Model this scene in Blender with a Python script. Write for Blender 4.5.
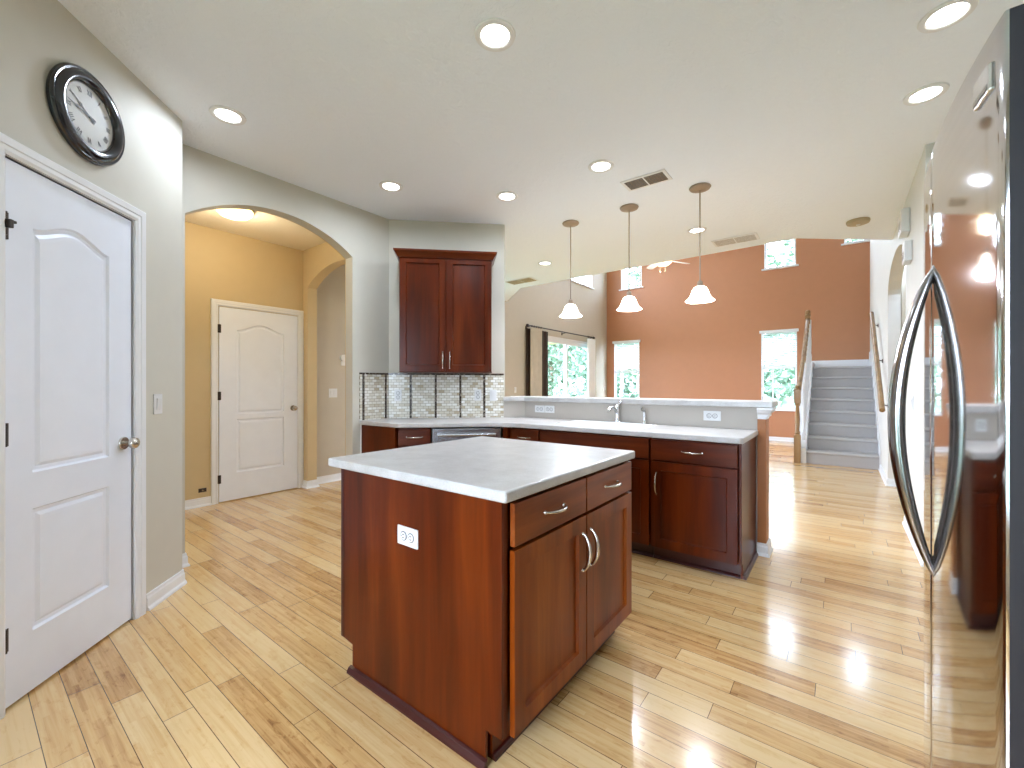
import bpy, bmesh, math, random
from mathutils import Vector, Matrix
from mathutils.geometry import tessellate_polygon

for o in list(bpy.data.objects): bpy.data.objects.remove(o)
SC = bpy.context.scene
COL = SC.collection
PI = math.pi
R = math.radians

# ------------------------------------------------------------------ camera, world, exposure
cam = bpy.data.objects.new('camera', bpy.data.cameras.new('camera'))
COL.objects.link(cam)
cam.location = (0, 0, 1.245)
cam.rotation_euler = (R(90), 0, math.atan2(329, 430))
cam.data.sensor_width = 36
cam.data.lens = 430 / 1024 * 36
cam.data.shift_y = 1 / 1024
cam.data.clip_start = 0.02
cam.data.clip_end = 300
SC.camera = cam

SC.view_settings.view_transform = 'Standard'
SC.view_settings.look = 'None'
SC.view_settings.gamma = 1
SC.view_settings.use_curve_mapping = False
SC.view_settings.exposure = 0.5

W = bpy.data.worlds.new('world'); SC.world = W
W.use_nodes = True
bg = W.node_tree.nodes['Background']
bg.inputs[0].default_value = (0.66, 0.80, 1.0, 1)
bg.inputs[1].default_value = 20
SC.cycles.use_denoising = True
SC.cycles.max_bounces = 10
SC.cycles.diffuse_bounces = 6
SC.cycles.glossy_bounces = 5
SC.cycles.transmission_bounces = 6
SC.cycles.transparent_max_bounces = 12
SC.cycles.sample_clamp_indirect = 6
SC.cycles.caustics_reflective = False
SC.cycles.caustics_refractive = False

CAN_W = 5.9        # watts of each ceiling can
PEND_W = 19.0
ZC = 2.896          # kitchen ceiling
ZH = 5.35           # great room ceiling

# daylight portals sit exactly in the window openings
def portal(x, y, z, sx, sz, d):
    l = bpy.data.lights.new('window_portal', 'AREA'); l.shape = 'RECTANGLE'; l.size = sx; l.size_y = sz
    l.cycles.is_portal = True
    o = bpy.data.objects.new('window_portal', l); COL.objects.link(o)
    o.location = (x, y, z)
    o.rotation_euler = Vector(d).to_track_quat('-Z', 'Z').to_euler()
for a in [(-4.65, 11.33, 1.55, .66, 1.7, (0, -1, 0)), (-1.1, 11.33, 1.55, .64, 1.7, (0, -1, 0)),
          (-4.52, 11.33, 4.35, .5, .95, (0, -1, 0)), (-1.08, 11.33, 4.35, .55, .95, (0, -1, 0)),
          (.25, 11.33, 4.55, .35, .75, (0, -1, 0)), (-2.8, 11.33, 4.88, 1.7, .7, (0, -1, 0)), (-5.33, 7.8, 4.25, 1.7, .9, (1, 0, 0)), (-5.33, 5.2, 1.5, 1.7, 1.7, (1, 0, 0)),
          (-5.33, 9.1, 1.2, 2.1, 2.3, (1, 0, 0)), (-5.33, 9.73, 4.25, 1.05, .9, (1, 0, 0)),
          (-.9, -1.86, 1.42, 1.8, 1.85, (0, 1, 0))]:
    portal(*a)

# ------------------------------------------------------------------ materials
def lin(c):
    return tuple(((v / 255) / 12.92 if v / 255 <= .04045 else ((v / 255 + .055) / 1.055) ** 2.4) for v in c) + (1,)

class NT:
    def __init__(s, name):
        s.m = bpy.data.materials.new(name); s.m.use_nodes = True
        s.t = s.m.node_tree; s.b = s.t.nodes['Principled BSDF']; s.out = s.t.nodes['Material Output']
    def n(s, typ, **kw):
        x = s.t.nodes.new(typ)
        for k, v in kw.items():
            if k.startswith('i_'):
                key = k[2:]
                key = int(key) if key.isdigit() else key.replace('_', ' ')
                x.inputs[key].default_value = v
            else: setattr(x, k, v)
        return x
    def l(s, a, b): s.t.links.new(a, b)
    def ramp(s, pts, inp):
        r = s.n('ShaderNodeValToRGB'); e = r.color_ramp.elements
        while len(e) < len(pts): e.new(.5)
        for q, (p, c) in zip(e, pts): q.position = p; q.color = c
        s.l(inp, r.inputs[0]); return r
    def coords(s, scale=(1, 1, 1), obj=True, rot=(0, 0, 0)):
        tc = s.n('ShaderNodeTexCoord'); mp = s.n('ShaderNodeMapping')
        mp.inputs['Scale'].default_value = scale; mp.inputs['Rotation'].default_value = rot
        s.l(tc.outputs['Object'], mp.inputs[0]); return mp.outputs[0]
    def bump(s, h, strength=.2, dist=.01):
        b = s.n('ShaderNodeBump'); b.inputs['Strength'].default_value = strength; b.inputs['Distance'].default_value = dist
        s.l(h, b.inputs['Height']); s.l(b.outputs[0], s.b.inputs['Normal'])

def plain(name, c, rough=.5, metal=0, spec=.5, coat=0, noise=0, scale=8, bump=0, bscale=200, emit=None, estr=0):
    q = NT(name); b = q.b
    b.inputs['Roughness'].default_value = rough; b.inputs['Metallic'].default_value = metal
    b.inputs['Specular IOR Level'].default_value = spec; b.inputs['Coat Weight'].default_value = coat
    c = lin(c); b.inputs['Base Color'].default_value = c
    co = q.coords()
    nz = q.n('ShaderNodeTexNoise', i_Scale=scale, i_Detail=3); q.l(co, nz.inputs['Vector'])
    k = noise or .015
    r = q.ramp([(.3, tuple(v * (1 - k) for v in c[:3]) + (1,)), (.7, tuple(min(1, v * (1 + k)) for v in c[:3]) + (1,))], nz.outputs[0])
    q.l(r.outputs[0], b.inputs['Base Color'])
    if bump:
        n2 = q.n('ShaderNodeTexNoise', i_Scale=bscale, i_Detail=4); q.l(co, n2.inputs['Vector'])
        q.bump(n2.outputs[0], bump, .004)
    if emit:
        b.inputs['Emission Color'].default_value = lin(emit); b.inputs['Emission Strength'].default_value = estr
    return q.m

def wood(name, dark, mid, light, rough=.28, axis='z', coat=.35, scale=1.0):
    q = NT(name); b = q.b
    sc = {'z': (9, 9, .9), 'x': (.9, 9, 9)}[axis]
    co = q.coords(tuple(v * scale for v in sc))
    n1 = q.n('ShaderNodeTexNoise', i_Scale=1.0, i_Detail=5, i_Roughness=.55, i_Distortion=.4); q.l(co, n1.inputs['Vector'])
    co2 = q.coords({'z': (60, 60, 2.5), 'x': (2.5, 60, 60)}[axis])
    n2 = q.n('ShaderNodeTexNoise', i_Scale=1.0, i_Detail=3); q.l(co2, n2.inputs['Vector'])
    r1 = q.ramp([(.28, lin(dark)), (.5, lin(mid)), (.75, lin(light))], n1.outputs[0])
    r2 = q.ramp([(.3, (.80, .80, .80, 1)), (.7, (1.08, 1.08, 1.08, 1))], n2.outputs[0])
    mx = q.n('ShaderNodeMix', data_type='RGBA', blend_type='MULTIPLY'); mx.inputs[0].default_value = .6
    q.l(r1.outputs[0], mx.inputs[6]); q.l(r2.outputs[0], mx.inputs[7]); q.l(mx.outputs[2], b.inputs['Base Color'])
    b.inputs['Roughness'].default_value = rough; b.inputs['Coat Weight'].default_value = coat; b.inputs['Coat Roughness'].default_value = .18; b.inputs['Specular IOR Level'].default_value = .22
    return q.m

M = {}
M['cherry'] = wood('cherry wood', (56, 15, 1), (82, 27, 2), (104, 41, 4), coat=.05)
M['cherryx'] = wood('cherry wood across', (62, 20, 4), (92, 36, 8), (116, 54, 16), coat=.05, axis='x')
M['cherrylit'] = wood('lit cherry island front', (92, 34, 4), (124, 54, 9), (146, 74, 22), coat=.05)  # same cherry; the light on the island front is put into its colour
M['cherrylitx'] = wood('lit cherry island drawer', (98, 40, 12), (130, 64, 24), (152, 86, 42), coat=.05, axis='x')  # drawer fronts: cherry lightened in colour to stand in for the light there
M['cherryd'] = plain('dark cherry base', (58, 16, 12), .3)
M['oak'] = wood('stair rail oak', (122, 92, 58), (146, 114, 76), (166, 134, 96), rough=.35)
M['wall'] = plain('greige wall paint', (198, 194, 182), .6, bump=.05, bscale=90)
M['wallw'] = plain('warm beige wall paint', (184, 174, 157), .6, bump=.05, bscale=90)
M['hall'] = plain('golden tan hall paint', (196, 174, 134), .6, bump=.05, bscale=90)
M['terra'] = plain('terracotta wall paint', (176, 122, 88), .55, bump=.05, bscale=90)
M['wallr'] = plain('daylit beige stair wall', (216, 214, 210), .6, bump=.05, bscale=90)  # beige wall with the daylight on it painted into the colour
M['ledge'] = plain('grey pony wall paint', (176, 168, 158), .55, bump=.05, bscale=90)
M['postp'] = plain('caramel pony wall end paint', (160, 98, 44), .5)
M['white'] = plain('white semi gloss trim paint', (226, 227, 230), .35)
M['door'] = plain('white door paint', (230, 235, 246), .38, bump=.06, bscale=60)
M['plastic'] = plain('white plastic', (214, 214, 214), .3)
M['slot'] = plain('dark slots', (60, 60, 62), .5)
M['chrome'] = plain('polished chrome', (225, 225, 228), .12, 1)
M['nickel'] = plain('brushed nickel', (196, 190, 182), .25, 1)
M['bronze'] = plain('aged bronze metal', (158, 142, 126), .4, .5)
M['hinge'] = plain('dark hinge metal', (70, 62, 58), .35, .8)
M['black'] = plain('black gloss', (14, 16, 24), .18, coat=.6)
M['steel'] = plain('stainless steel', (176, 176, 178), .26, 1)
M['clockface'] = plain('ivory clock face', (214, 214, 210), .5)
M['ink'] = plain('black ink', (30, 30, 34), .5)
M['drape'] = plain('beige drape cloth', (214, 206, 194), .85, noise=.05)
M['draped'] = plain('dark brown drape cloth', (58, 42, 32), .9)
M['drapew'] = plain('white sheer cloth', (238, 238, 240), .8)
M['blind'] = plain('white blind slat', (240, 244, 244), .5)
M['sink'] = plain('white sink enamel', (238, 240, 240), .15)
M['grille'] = plain('grey vent mesh', (86, 86, 88), .6)
M['tanplastic'] = plain('cream plastic', (176, 158, 128), .5)
M['bark'] = plain('tree bark', (96, 78, 62), .9, noise=.3, scale=20)
M['leaf'] = plain('tree leaves', (112, 134, 112), .7, noise=.35, scale=3)
M['lawn'] = plain('lawn grass', (84, 110, 90), .9, noise=.2, scale=3)
M['patio'] = plain('patio concrete', (120, 118, 116), .8, noise=.05)
M['lanai'] = plain('pale yellow patio ceiling paint', (232, 214, 160), .7)
M['can'] = plain('lit lamp lens', (255, 255, 255), .5, emit=(255, 250, 242), estr=9)
M['shade'] = plain('lit frosted glass', (255, 250, 240), .4, emit=(255, 246, 232), estr=3.2)
M['hallglass'] = plain('lit warm glass', (255, 240, 210), .4, emit=(255, 226, 160), estr=3.0)
M['fanglass'] = plain('lit fan glass', (255, 236, 200), .4, emit=(255, 214, 150), estr=3.0)

def mk_ceiling():
    q = NT('textured white ceiling'); b = q.b
    b.inputs['Base Color'].default_value = lin((236, 242, 252)); b.inputs['Roughness'].default_value = .7
    co = q.coords()
    v = q.n('ShaderNodeTexNoise', i_Scale=26, i_Detail=5, i_Roughness=.6, i_Distortion=.6); q.l(co, v.inputs['Vector'])
    r = q.ramp([(.45, (0, 0, 0, 1)), (.6, (1, 1, 1, 1))], v.outputs[0])
    q.bump(r.outputs[0], .32, .006)
    return q.m
M['ceil'] = mk_ceiling()
def mk_ceiling2():
    q = NT('swirl textured hall ceiling'); b = q.b
    b.inputs['Base Color'].default_value = lin((236, 226, 206)); b.inputs['Roughness'].default_value = .7
    co = q.coords()
    v = q.n('ShaderNodeTexNoise', i_Scale=16, i_Detail=6, i_Roughness=.7, i_Distortion=1.6); q.l(co, v.inputs['Vector'])
    q.bump(v.outputs[0], .7, .02)
    return q.m
M['hceil'] = mk_ceiling2()

def mk_floor():
    q = NT('bamboo plank floor'); b = q.b
    co = q.coords()
    br = q.n('ShaderNodeTexBrick', offset=.37, offset_frequency=2, squash=1)
    br.inputs['Scale'].default_value = 1; br.inputs['Brick Width'].default_value = .95; br.inputs['Row Height'].default_value = .0955
    br.inputs['Mortar Size'].default_value = .0013; br.inputs['Mortar Smooth'].default_value = .2; br.inputs['Bias'].default_value = 0
    br.inputs['Color1'].default_value = (0, 0, 0, 1); br.inputs['Color2'].default_value = (1, 1, 1, 1); br.inputs['Mortar'].default_value = (.5, .5, .5, 1)
    # break the regular stagger: shift every row by a pseudo random amount
    sx = q.n('ShaderNodeSeparateXYZ'); q.l(co, sx.inputs[0])
    row = q.n('ShaderNodeMath', operation='DIVIDE'); row.inputs[1].default_value = .0955; q.l(sx.outputs[1], row.inputs[0])
    fl = q.n('ShaderNodeMath', operation='FLOOR'); q.l(row.outputs[0], fl.inputs[0])
    wn = q.n('ShaderNodeTexWhiteNoise', noise_dimensions='1D'); q.l(fl.outputs[0], wn.inputs['W'])
    ad = q.n('ShaderNodeMath', operation='MULTIPLY_ADD'); ad.inputs[1].default_value = 1.9; q.l(wn.outputs[0], ad.inputs[0]); q.l(sx.outputs[0], ad.inputs[2])
    cb = q.n('ShaderNodeCombineXYZ'); q.l(ad.outputs[0], cb.inputs[0]); q.l(sx.outputs[1], cb.inputs[1])
    q.l(cb.outputs[0], br.inputs['Vector'])
    # strips inside the plank
    cs = q.n('ShaderNodeMapping'); cs.inputs['Scale'].default_value = (1, 1, 1); q.l(cb.outputs[0], cs.inputs[0])
    b2 = q.n('ShaderNodeTexBrick', offset=.41)
    b2.inputs['Scale'].default_value = 1; b2.inputs['Brick Width'].default_value = .23; b2.inputs['Row Height'].default_value = .0955 / 5
    b2.inputs['Mortar Size'].default_value = .0; b2.inputs['Bias'].default_value = 0
    b2.inputs['Color1'].default_value = (0, 0, 0, 1); b2.inputs['Color2'].default_value = (1, 1, 1, 1)
    q.l(cs.outputs[0], b2.inputs['Vector'])
    ms = q.n('ShaderNodeMapping'); ms.inputs['Scale'].default_value = (3, 70, 1); q.l(cb.outputs[0], ms.inputs[0])
    nz = q.n('ShaderNodeTexNoise', i_Scale=1, i_Detail=5, i_Roughness=.6); q.l(ms.outputs[0], nz.inputs['Vector'])
    nb = q.n('ShaderNodeTexNoise', i_Scale=1.6, i_Detail=2); q.l(co, nb.inputs['Vector'])
    def mad(a, k, c):
        m = q.n('ShaderNodeMath', operation='MULTIPLY_ADD'); q.l(a, m.inputs[0]); m.inputs[1].default_value = k
        if isinstance(c, float): m.inputs[2].default_value = c
        else: q.l(c, m.inputs[2])
        return m.outputs[0]
    s1 = mad(br.outputs['Color'], .44, -.06)
    mk = q.n('ShaderNodeMapping'); mk.inputs['Scale'].default_value = (13, 34, 1); q.l(cb.outputs[0], mk.inputs[0])
    kn = q.n('ShaderNodeTexNoise', i_Scale=1, i_Detail=4, i_Roughness=.7, i_Distortion=.8); q.l(mk.outputs[0], kn.inputs['Vector'])
    kr = q.ramp([(.34, (-.0, 0, 0, 1)), (.46, (1, 1, 1, 1))], kn.outputs[0])
    s2a = mad(b2.outputs['Color'], .14, s1)
    s2 = mad(kr.outputs[0], .12, s2a)
    s3 = mad(nz.outputs[0], .58, s2)
    s4 = mad(nb.outputs[0], .14, s3)
    rp = q.ramp([(.28, lin((124, 82, 44))), (.46, lin((180, 135, 83))), (.64, lin((206, 166, 110))), (.9, lin((220, 188, 138)))], s4)
    mx = q.n('ShaderNodeMix', data_type='RGBA'); q.l(br.outputs['Fac'], mx.inputs[0]); q.l(rp.outputs[0], mx.inputs[6])
    mx.inputs[7].default_value = lin((84, 52, 26)); q.l(mx.outputs[2], b.inputs['Base Color'])
    b.inputs['Roughness'].default_value = .22
    b.inputs['Coat Weight'].default_value = .45; b.inputs['Coat Roughness'].default_value = .10
    inv = q.n('ShaderNodeMath', operation='SUBTRACT'); inv.inputs[0].default_value = 1; q.l(br.outputs['Fac'], inv.inputs[1])
    hb = mad(nb.outputs[0], .5, inv.outputs[0])
    q.bump(hb, .25, .002)
    return q.m
M['floor'] = mk_floor()

def mk_counter():
    q = NT('speckled pale counter laminate'); b = q.b
    co = q.coords()
    a = q.n('ShaderNodeTexNoise', i_Scale=9, i_Detail=6, i_Roughness=.65); q.l(co, a.inputs['Vector'])
    c = q.n('ShaderNodeTexNoise', i_Scale=240, i_Detail=2); q.l(co, c.inputs['Vector'])
    r1 = q.ramp([(.3, lin((178, 175, 172))), (.7, lin((200, 198, 197)))], a.outputs[0])
    r2 = q.ramp([(.35, (.80, .78, .76, 1)), (.55, (1, 1, 1, 1))], c.outputs[0])
    mx = q.n('ShaderNodeMix', data_type='RGBA', blend_type='MULTIPLY'); mx.inputs[0].default_value = .55
    q.l(r1.outputs[0], mx.inputs[6]); q.l(r2.outputs[0], mx.inputs[7]); q.l(mx.outputs[2], b.inputs['Base Color'])
    b.inputs['Roughness'].default_value = .3
    return q.m
M['counter'] = mk_counter()

def mk_tile():
    q = NT('mosaic backsplash tile'); b = q.b
    tc = q.n('ShaderNodeTexCoord'); sp = q.n('ShaderNodeSeparateXYZ'); q.l(tc.outputs['Object'], sp.inputs[0])
    cb = q.n('ShaderNodeCombineXYZ'); q.l(sp.outputs[0], cb.inputs[0]); q.l(sp.outputs[2], cb.inputs[1])
    br = q.n('ShaderNodeTexBrick', offset=.5)
    br.inputs['Scale'].default_value = 1; br.inputs['Brick Width'].default_value = .052; br.inputs['Row Height'].default_value = .0265
    br.inputs['Mortar Size'].default_value = .0018; br.inputs['Bias'].default_value = 0
    br.inputs['Color1'].default_value = (0, 0, 0, 1); br.inputs['Color2'].default_value = (1, 1, 1, 1); q.l(cb.outputs[0], br.inputs['Vector'])
    rp = q.ramp([(0, lin((178, 164, 138))), (.2, lin((206, 200, 184))), (.6, lin((220, 217, 208))), (1, lin((236, 236, 232)))], br.outputs['Color'])
    mx = q.n('ShaderNodeMix', data_type='RGBA'); q.l(br.outputs['Fac'], mx.inputs[0]); q.l(rp.outputs[0], mx.inputs[6]); mx.inputs[7].default_value = lin((150, 138, 118))
    q.l(mx.outputs[2], b.inputs['Base Color']); b.inputs['Roughness'].default_value = .2
    inv = q.n('ShaderNodeMath', operation='SUBTRACT'); inv.inputs[0].default_value = 1; q.l(br.outputs['Fac'], inv.inputs[1])
    q.bump(inv.outputs[0], .4, .002)
    return q.m
M['tile'] = mk_tile()
def mk_strip():
    q = NT('dark glass accent tile'); b = q.b
    co = q.coords((60, 60, 60)); v = q.n('ShaderNodeTexVoronoi', i_Scale=1); q.l(co, v.inputs['Vector'])
    rp = q.ramp([(0, lin((44, 34, 30))), (.6, lin((70, 56, 48))), (.85, lin((130, 120, 108))), (1, lin((190, 184, 172)))], v.outputs['Color'])
    q.l(rp.outputs[0], b.inputs['Base Color']); b.inputs['Roughness'].default_value = .2
    return q.m
M['strip'] = mk_strip()
def mk_carpet():
    q = NT('grey stair carpet'); b = q.b
    co = q.coords(); v = q.n('ShaderNodeTexNoise', i_Scale=240, i_Detail=3); q.l(co, v.inputs['Vector'])
    r = q.ramp([(.3, lin((156, 154, 154))), (.7, lin((190, 188, 188)))], v.outputs[0]); q.l(r.outputs[0], b.inputs['Base Color'])
    b.inputs['Roughness'].default_value = .95; q.bump(v.outputs[0], .6, .006); return q.m
M['carpet'] = mk_carpet()
def mk_fridge(name, c, rough):
    q = NT(name); b = q.b
    b.inputs['Metallic'].default_value = 1; b.inputs['Roughness'].default_value = rough
    co = q.coords((1.2, 2, 90)); v = q.n('ShaderNodeTexNoise', i_Scale=1, i_Detail=2); q.l(co, v.inputs['Vector'])
    r = q.ramp([(.3, lin(tuple(x * .97 for x in c))), (.7, lin(c))], v.outputs[0]); q.l(r.outputs[0], b.inputs['Base Color'])
    return q.m
M['fridge'] = mk_fridge('polished steel refrigerator door', (196, 194, 194), .07)
M['fridgeside'] = plain('dark grey refrigerator cabinet', (30, 26, 28), .6, 0, spec=.3)
M['fridgehandle'] = plain('dark polished steel handle', (150, 146, 144), .16, 1)
def mk_glass():
    q = NT('window glass'); t = q.t
    t.nodes.remove(q.b)
    tr = q.n('ShaderNodeBsdfTransparent'); gl = q.n('ShaderNodeBsdfGlossy'); gl.inputs['Roughness'].default_value = .02
    lw = q.n('ShaderNodeLayerWeight'); pw = q.n('ShaderNodeMath', operation='POWER'); pw.inputs[1].default_value = 5
    q.l(lw.outputs['Facing'], pw.inputs[0])
    fr = q.n('ShaderNodeMath', operation='MULTIPLY_ADD'); fr.inputs[1].default_value = .5; fr.inputs[2].default_value = .03; q.l(pw.outputs[0], fr.inputs[0])
    mx = q.n('ShaderNodeMixShader')
    q.l(fr.outputs[0], mx.inputs[0]); q.l(tr.outputs[0], mx.inputs[1]); q.l(gl.outputs[0], mx.inputs[2]); q.l(mx.outputs[0], q.out.inputs[0])
    return q.m
M['glass'] = mk_glass()

# ------------------------------------------------------------------ mesh helpers
class MB:
    def __init__(s): s.v = []; s.f = []
    def add(s, vs, fs, m=None):
        o = len(s.v)
        s.v += [tuple((m @ Vector(p)) if m else p) for p in vs]
        s.f += [tuple(i + o for i in f) for f in fs]; return s
    def box(s, x0, x1, y0, y1, z0, z1, m=None):
        vs = [(x, y, z) for z in (z0, z1) for y in (y0, y1) for x in (x0, x1)]
        return s.add(vs, [(0, 2, 3, 1), (4, 5, 7, 6), (0, 1, 5, 4), (2, 6, 7, 3), (0, 4, 6, 2), (1, 3, 7, 5)], m)
    def lathe(s, prof, c=(0, 0, 0), axis='z', seg=28, m=None):
        vs = []; fs = []; n = len(prof)
        for i in range(seg):
            a = 2 * PI * i / seg
            for r, h in prof:
                p = (r * math.cos(a), r * math.sin(a), h)
                if axis == 'y': p = (p[0], p[2], p[1])
                if axis == 'x': p = (p[2], p[0], p[1])
                vs.append((p[0] + c[0], p[1] + c[1], p[2] + c[2]))
        for i in range(seg):
            j = (i + 1) % seg
            for k in range(n - 1): fs.append((i * n + k, j * n + k, j * n + k + 1, i * n + k + 1))
        if prof[0][0] > 1e-6: fs.append(tuple(i * n for i in range(seg))[::-1])
        if prof[-1][0] > 1e-6: fs.append(tuple(i * n + n - 1 for i in range(seg)))
        return s.add(vs, fs, m)
    def tube(s, pts, ra, rb=None, seg=10, up=(0, 0, 1), m=None, scale=None):
        rb = rb or ra; P = [Vector(p) for p in pts]; vs = []; fs = []; n = len(P)
        for i, p in enumerate(P):
            t = (P[min(i + 1, n - 1)] - P[max(i - 1, 0)]).normalized()
            u = Vector(up)
            if abs(t.dot(u)) > .97: u = Vector((0, 1, 0)) if abs(t.y) < .9 else Vector((1, 0, 0))
            a = t.cross(u).normalized(); b = a.cross(t).normalized()
            k = scale(i / (n - 1)) if scale else 1
            for j in range(seg):
                q = 2 * PI * j / seg
                vs.append(tuple(p + a * math.cos(q) * ra * k + b * math.sin(q) * rb * k))
        for i in range(n - 1):
            for j in range(seg):
                k = (j + 1) % seg
                fs.append((i * seg + j, i * seg + k, (i + 1) * seg + k, (i + 1) * seg + j))
        fs.append(tuple(range(seg))[::-1]); fs.append(tuple((n - 1) * seg + j for j in range(seg)))
        return s.add(vs, fs, m)
    def prism(s, outer, h0, h1, holes=(), mp=None):
        """outer, holes: 2D loops; extruded from h0 to h1; mp maps (u, v, h) to a point."""
        mp = mp or (lambda u, v, h: (u, v, h))
        loops = [list(outer)] + [list(h) for h in holes]
        tri = tessellate_polygon([[Vector((u, v, 0)) for u, v in L] for L in loops])
        flat = [p for L in loops for p in L]; n = len(flat)
        vs = [mp(u, v, h0) for u, v in flat] + [mp(u, v, h1) for u, v in flat]
        fs = [tuple(t) for t in tri] + [tuple(i + n for i in t)[::-1] for t in tri]
        o = 0
        for L in loops:
            k = len(L)
            for i in range(k):
                j = (i + 1) % k; fs.append((o + i, o + j, o + j + n, o + i + n))
            o += k
        return s.add(vs, fs)
    def mould(s, path, prof, mp=None, closed=False):
        """sweep a profile [(offset to the left, height)] along a 2D path with mitred corners"""
        mp = mp or (lambda u, v, h: (u, v, h)); P = [Vector(p) for p in path]; n = len(P); vs = []; fs = []; k = len(prof)
        for i in range(n):
            a = P[i] - P[i - 1] if (i > 0 or closed) else P[1] - P[0]
            b = P[(i + 1) % n] - P[i] if (i < n - 1 or closed) else P[i] - P[i - 1]
            a.normalize(); b.normalize()
            na = Vector((-a.y, a.x)); nb = Vector((-b.y, b.x)); m = (na + nb); m.normalize(); m /= max(.3, m.dot(na))
            for off, h in prof: q = P[i] + m * off; vs.append(mp(q.x, q.y, h))
        for i in range(n if closed else n - 1):
            j = (i + 1) % n
            for q in range(k):
                r = (q + 1) % k; fs.append((i * k + q, j * k + q, j * k + r, i * k + r))
        if not closed: fs.append(tuple(range(k))); fs.append(tuple((n - 1) * k + q for q in range(k))[::-1])
        return s.add(vs, fs)
    def mesh(s, name, mat, smooth=None):
        me = bpy.data.meshes.new(name); me.from_pydata(s.v, [], s.f)
        bm = bmesh.new(); bm.from_mesh(me); bmesh.ops.recalc_face_normals(bm, faces=bm.faces); bm.to_mesh(me); bm.free()
        if smooth:
            for p in me.polygons: p.use_smooth = True
            me.set_sharp_from_angle(angle=R(smooth))
        me.materials.append(mat); return me
    def build(s, name, mat, parent=None, bevel=0, smooth=None, seg=2):
        o = bpy.data.objects.new(name, s.mesh(name, mat, smooth)); COL.objects.link(o)
        if parent: o.parent = parent
        if bevel:
            b = o.modifiers.new('bevel', 'BEVEL'); b.width = bevel; b.segments = seg; b.limit_method = 'ANGLE'; b.angle_limit = R(40); b.harden_normals = False
        return o

def tag(o, label, cat, group=None, kind=None):
    o['label'] = label; o['category'] = cat
    if group: o['group'] = group
    if kind: o['kind'] = kind
    return o
def thing(name, label, cat, loc=(0, 0, 0), rz=0, group=None, kind=None):
    o = bpy.data.objects.new(name, None); COL.objects.link(o); o.empty_display_size = .1
    o.location = loc; o.rotation_euler = (0, 0, R(rz)); return tag(o, label, cat, group, kind)
def struct(name, mb, mat, label, cat, bevel=0): return tag(mb.build(name, mat, None, bevel), label, cat, kind='structure')
def copy_tree(o, loc=None, label=None, rz=None):
    c = o.copy(); COL.objects.link(c)
    if loc is not None: c.location = loc
    if rz is not None: c.rotation_euler = (0, 0, R(rz))
    if label: c['label'] = label
    def rec(a, b):
        for ch in [q for q in KIDS[a]]:
            d = ch.copy(); COL.objects.link(d); d.parent = b
            if ch in KIDS: rec(ch, d)
    rec(o, c); return c
KIDS = {}
def learn(o):
    KIDS[o] = [c for c in bpy.data.objects if c.parent == o]
    for c in KIDS[o]: learn(c)

def at(x, y, rz):  # local frame -> world point mapper for walls: u along, w out of the wall towards the viewer is -y
    c, s = math.cos(R(rz)), math.sin(R(rz))
    return lambda u, z, d: (x + u * c - d * s, y + u * s + d * c, z)

# ------------------------------------------------------------------ room shell
f = MB().prism([(-5.5, -1.9), (1.9, -1.9), (1.9, 11.4), (-5.5, 11.4)], -.08, 0)
struct('floor', f, M['floor'], 'glossy honey bamboo plank floor running through the whole house', 'floor')

ceil = MB().prism([(-5.5, -2), (1.9, -2), (1.9, 6.52), (.46, 6.52), (-.39, 5.8), (-4.33, 5.9), (-5.28, 6.72), (-5.5, 6.72)], ZC, ZC + .12)
struct('ceiling', ceil, M['ceil'], 'flat white textured kitchen ceiling with chamfered front corners', 'ceiling')
struct('ceiling_great_room', MB().box(-5.5, 1.9, 5.6, 11.5, ZH, ZH + .1), M['ceil'], 'high white ceiling above the living room', 'ceiling')
fas = MB().mould([(.6, 6.53), (-.39, 5.68), (-4.33, 5.78), (-5.5, 6.8)], [(0, ZC + .12), (0, ZH), (.1, ZH), (.1, ZC + .12)])
struct('wall_bulkhead', fas, M['wallw'], 'beige bulkhead wall above the front edge of the kitchen ceiling', 'wall')

# left long wall X=-5.22 with the sliding door and a clerestory opening
X0 = -5.22
def rect(a, b, c, d): return [(a, c), (b, c), (b, d), (a, d)]
wl = MB().prism([(-1.9, 0), (7.72, 0), (7.72, 2.36), (10.42, 2.36), (10.42, 0), (11.4, 0), (11.4, ZH), (6.6, ZH), (6.6, ZC), (-1.9, ZC)], 0, .14,
                holes=[rect(9.18, 10.3, 3.80, 4.75), rect(6.95, 8.75, 3.80, 4.75), rect(4.3, 6.1, .6, 2.4)], mp=lambda u, v, h: (X0 - h, u, v))
struct('wall_left', wl, M['wallw'], 'beige wall with the curtained patio door in the living room', 'wall')
# golden hall lining: same wall inside the hall, its own paint, 4 mm proud
def arc_pts(u0, u1, zs, za, n=22):
    w = (u1 - u0) / 2; h = za - zs; r = (w * w + h * h) / (2 * h); cz = za - r; a0 = math.asin(w / r)
    return [((u0 + u1) / 2 + r * math.sin(-a0 + 2 * a0 * i / n), cz + r * math.cos(-a0 + 2 * a0 * i / n)) for i in range(n + 1)]
hb = MB().prism([(-.7, 0), (2.615, 0), (2.615, ZC), (-.7, ZC)], 0, .012, mp=lambda u, v, h: (X0 + h, u, v))
struct('wall_hall_back', hb, M['hall'], 'golden tan hall wall around the inner white door', 'wall')
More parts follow.
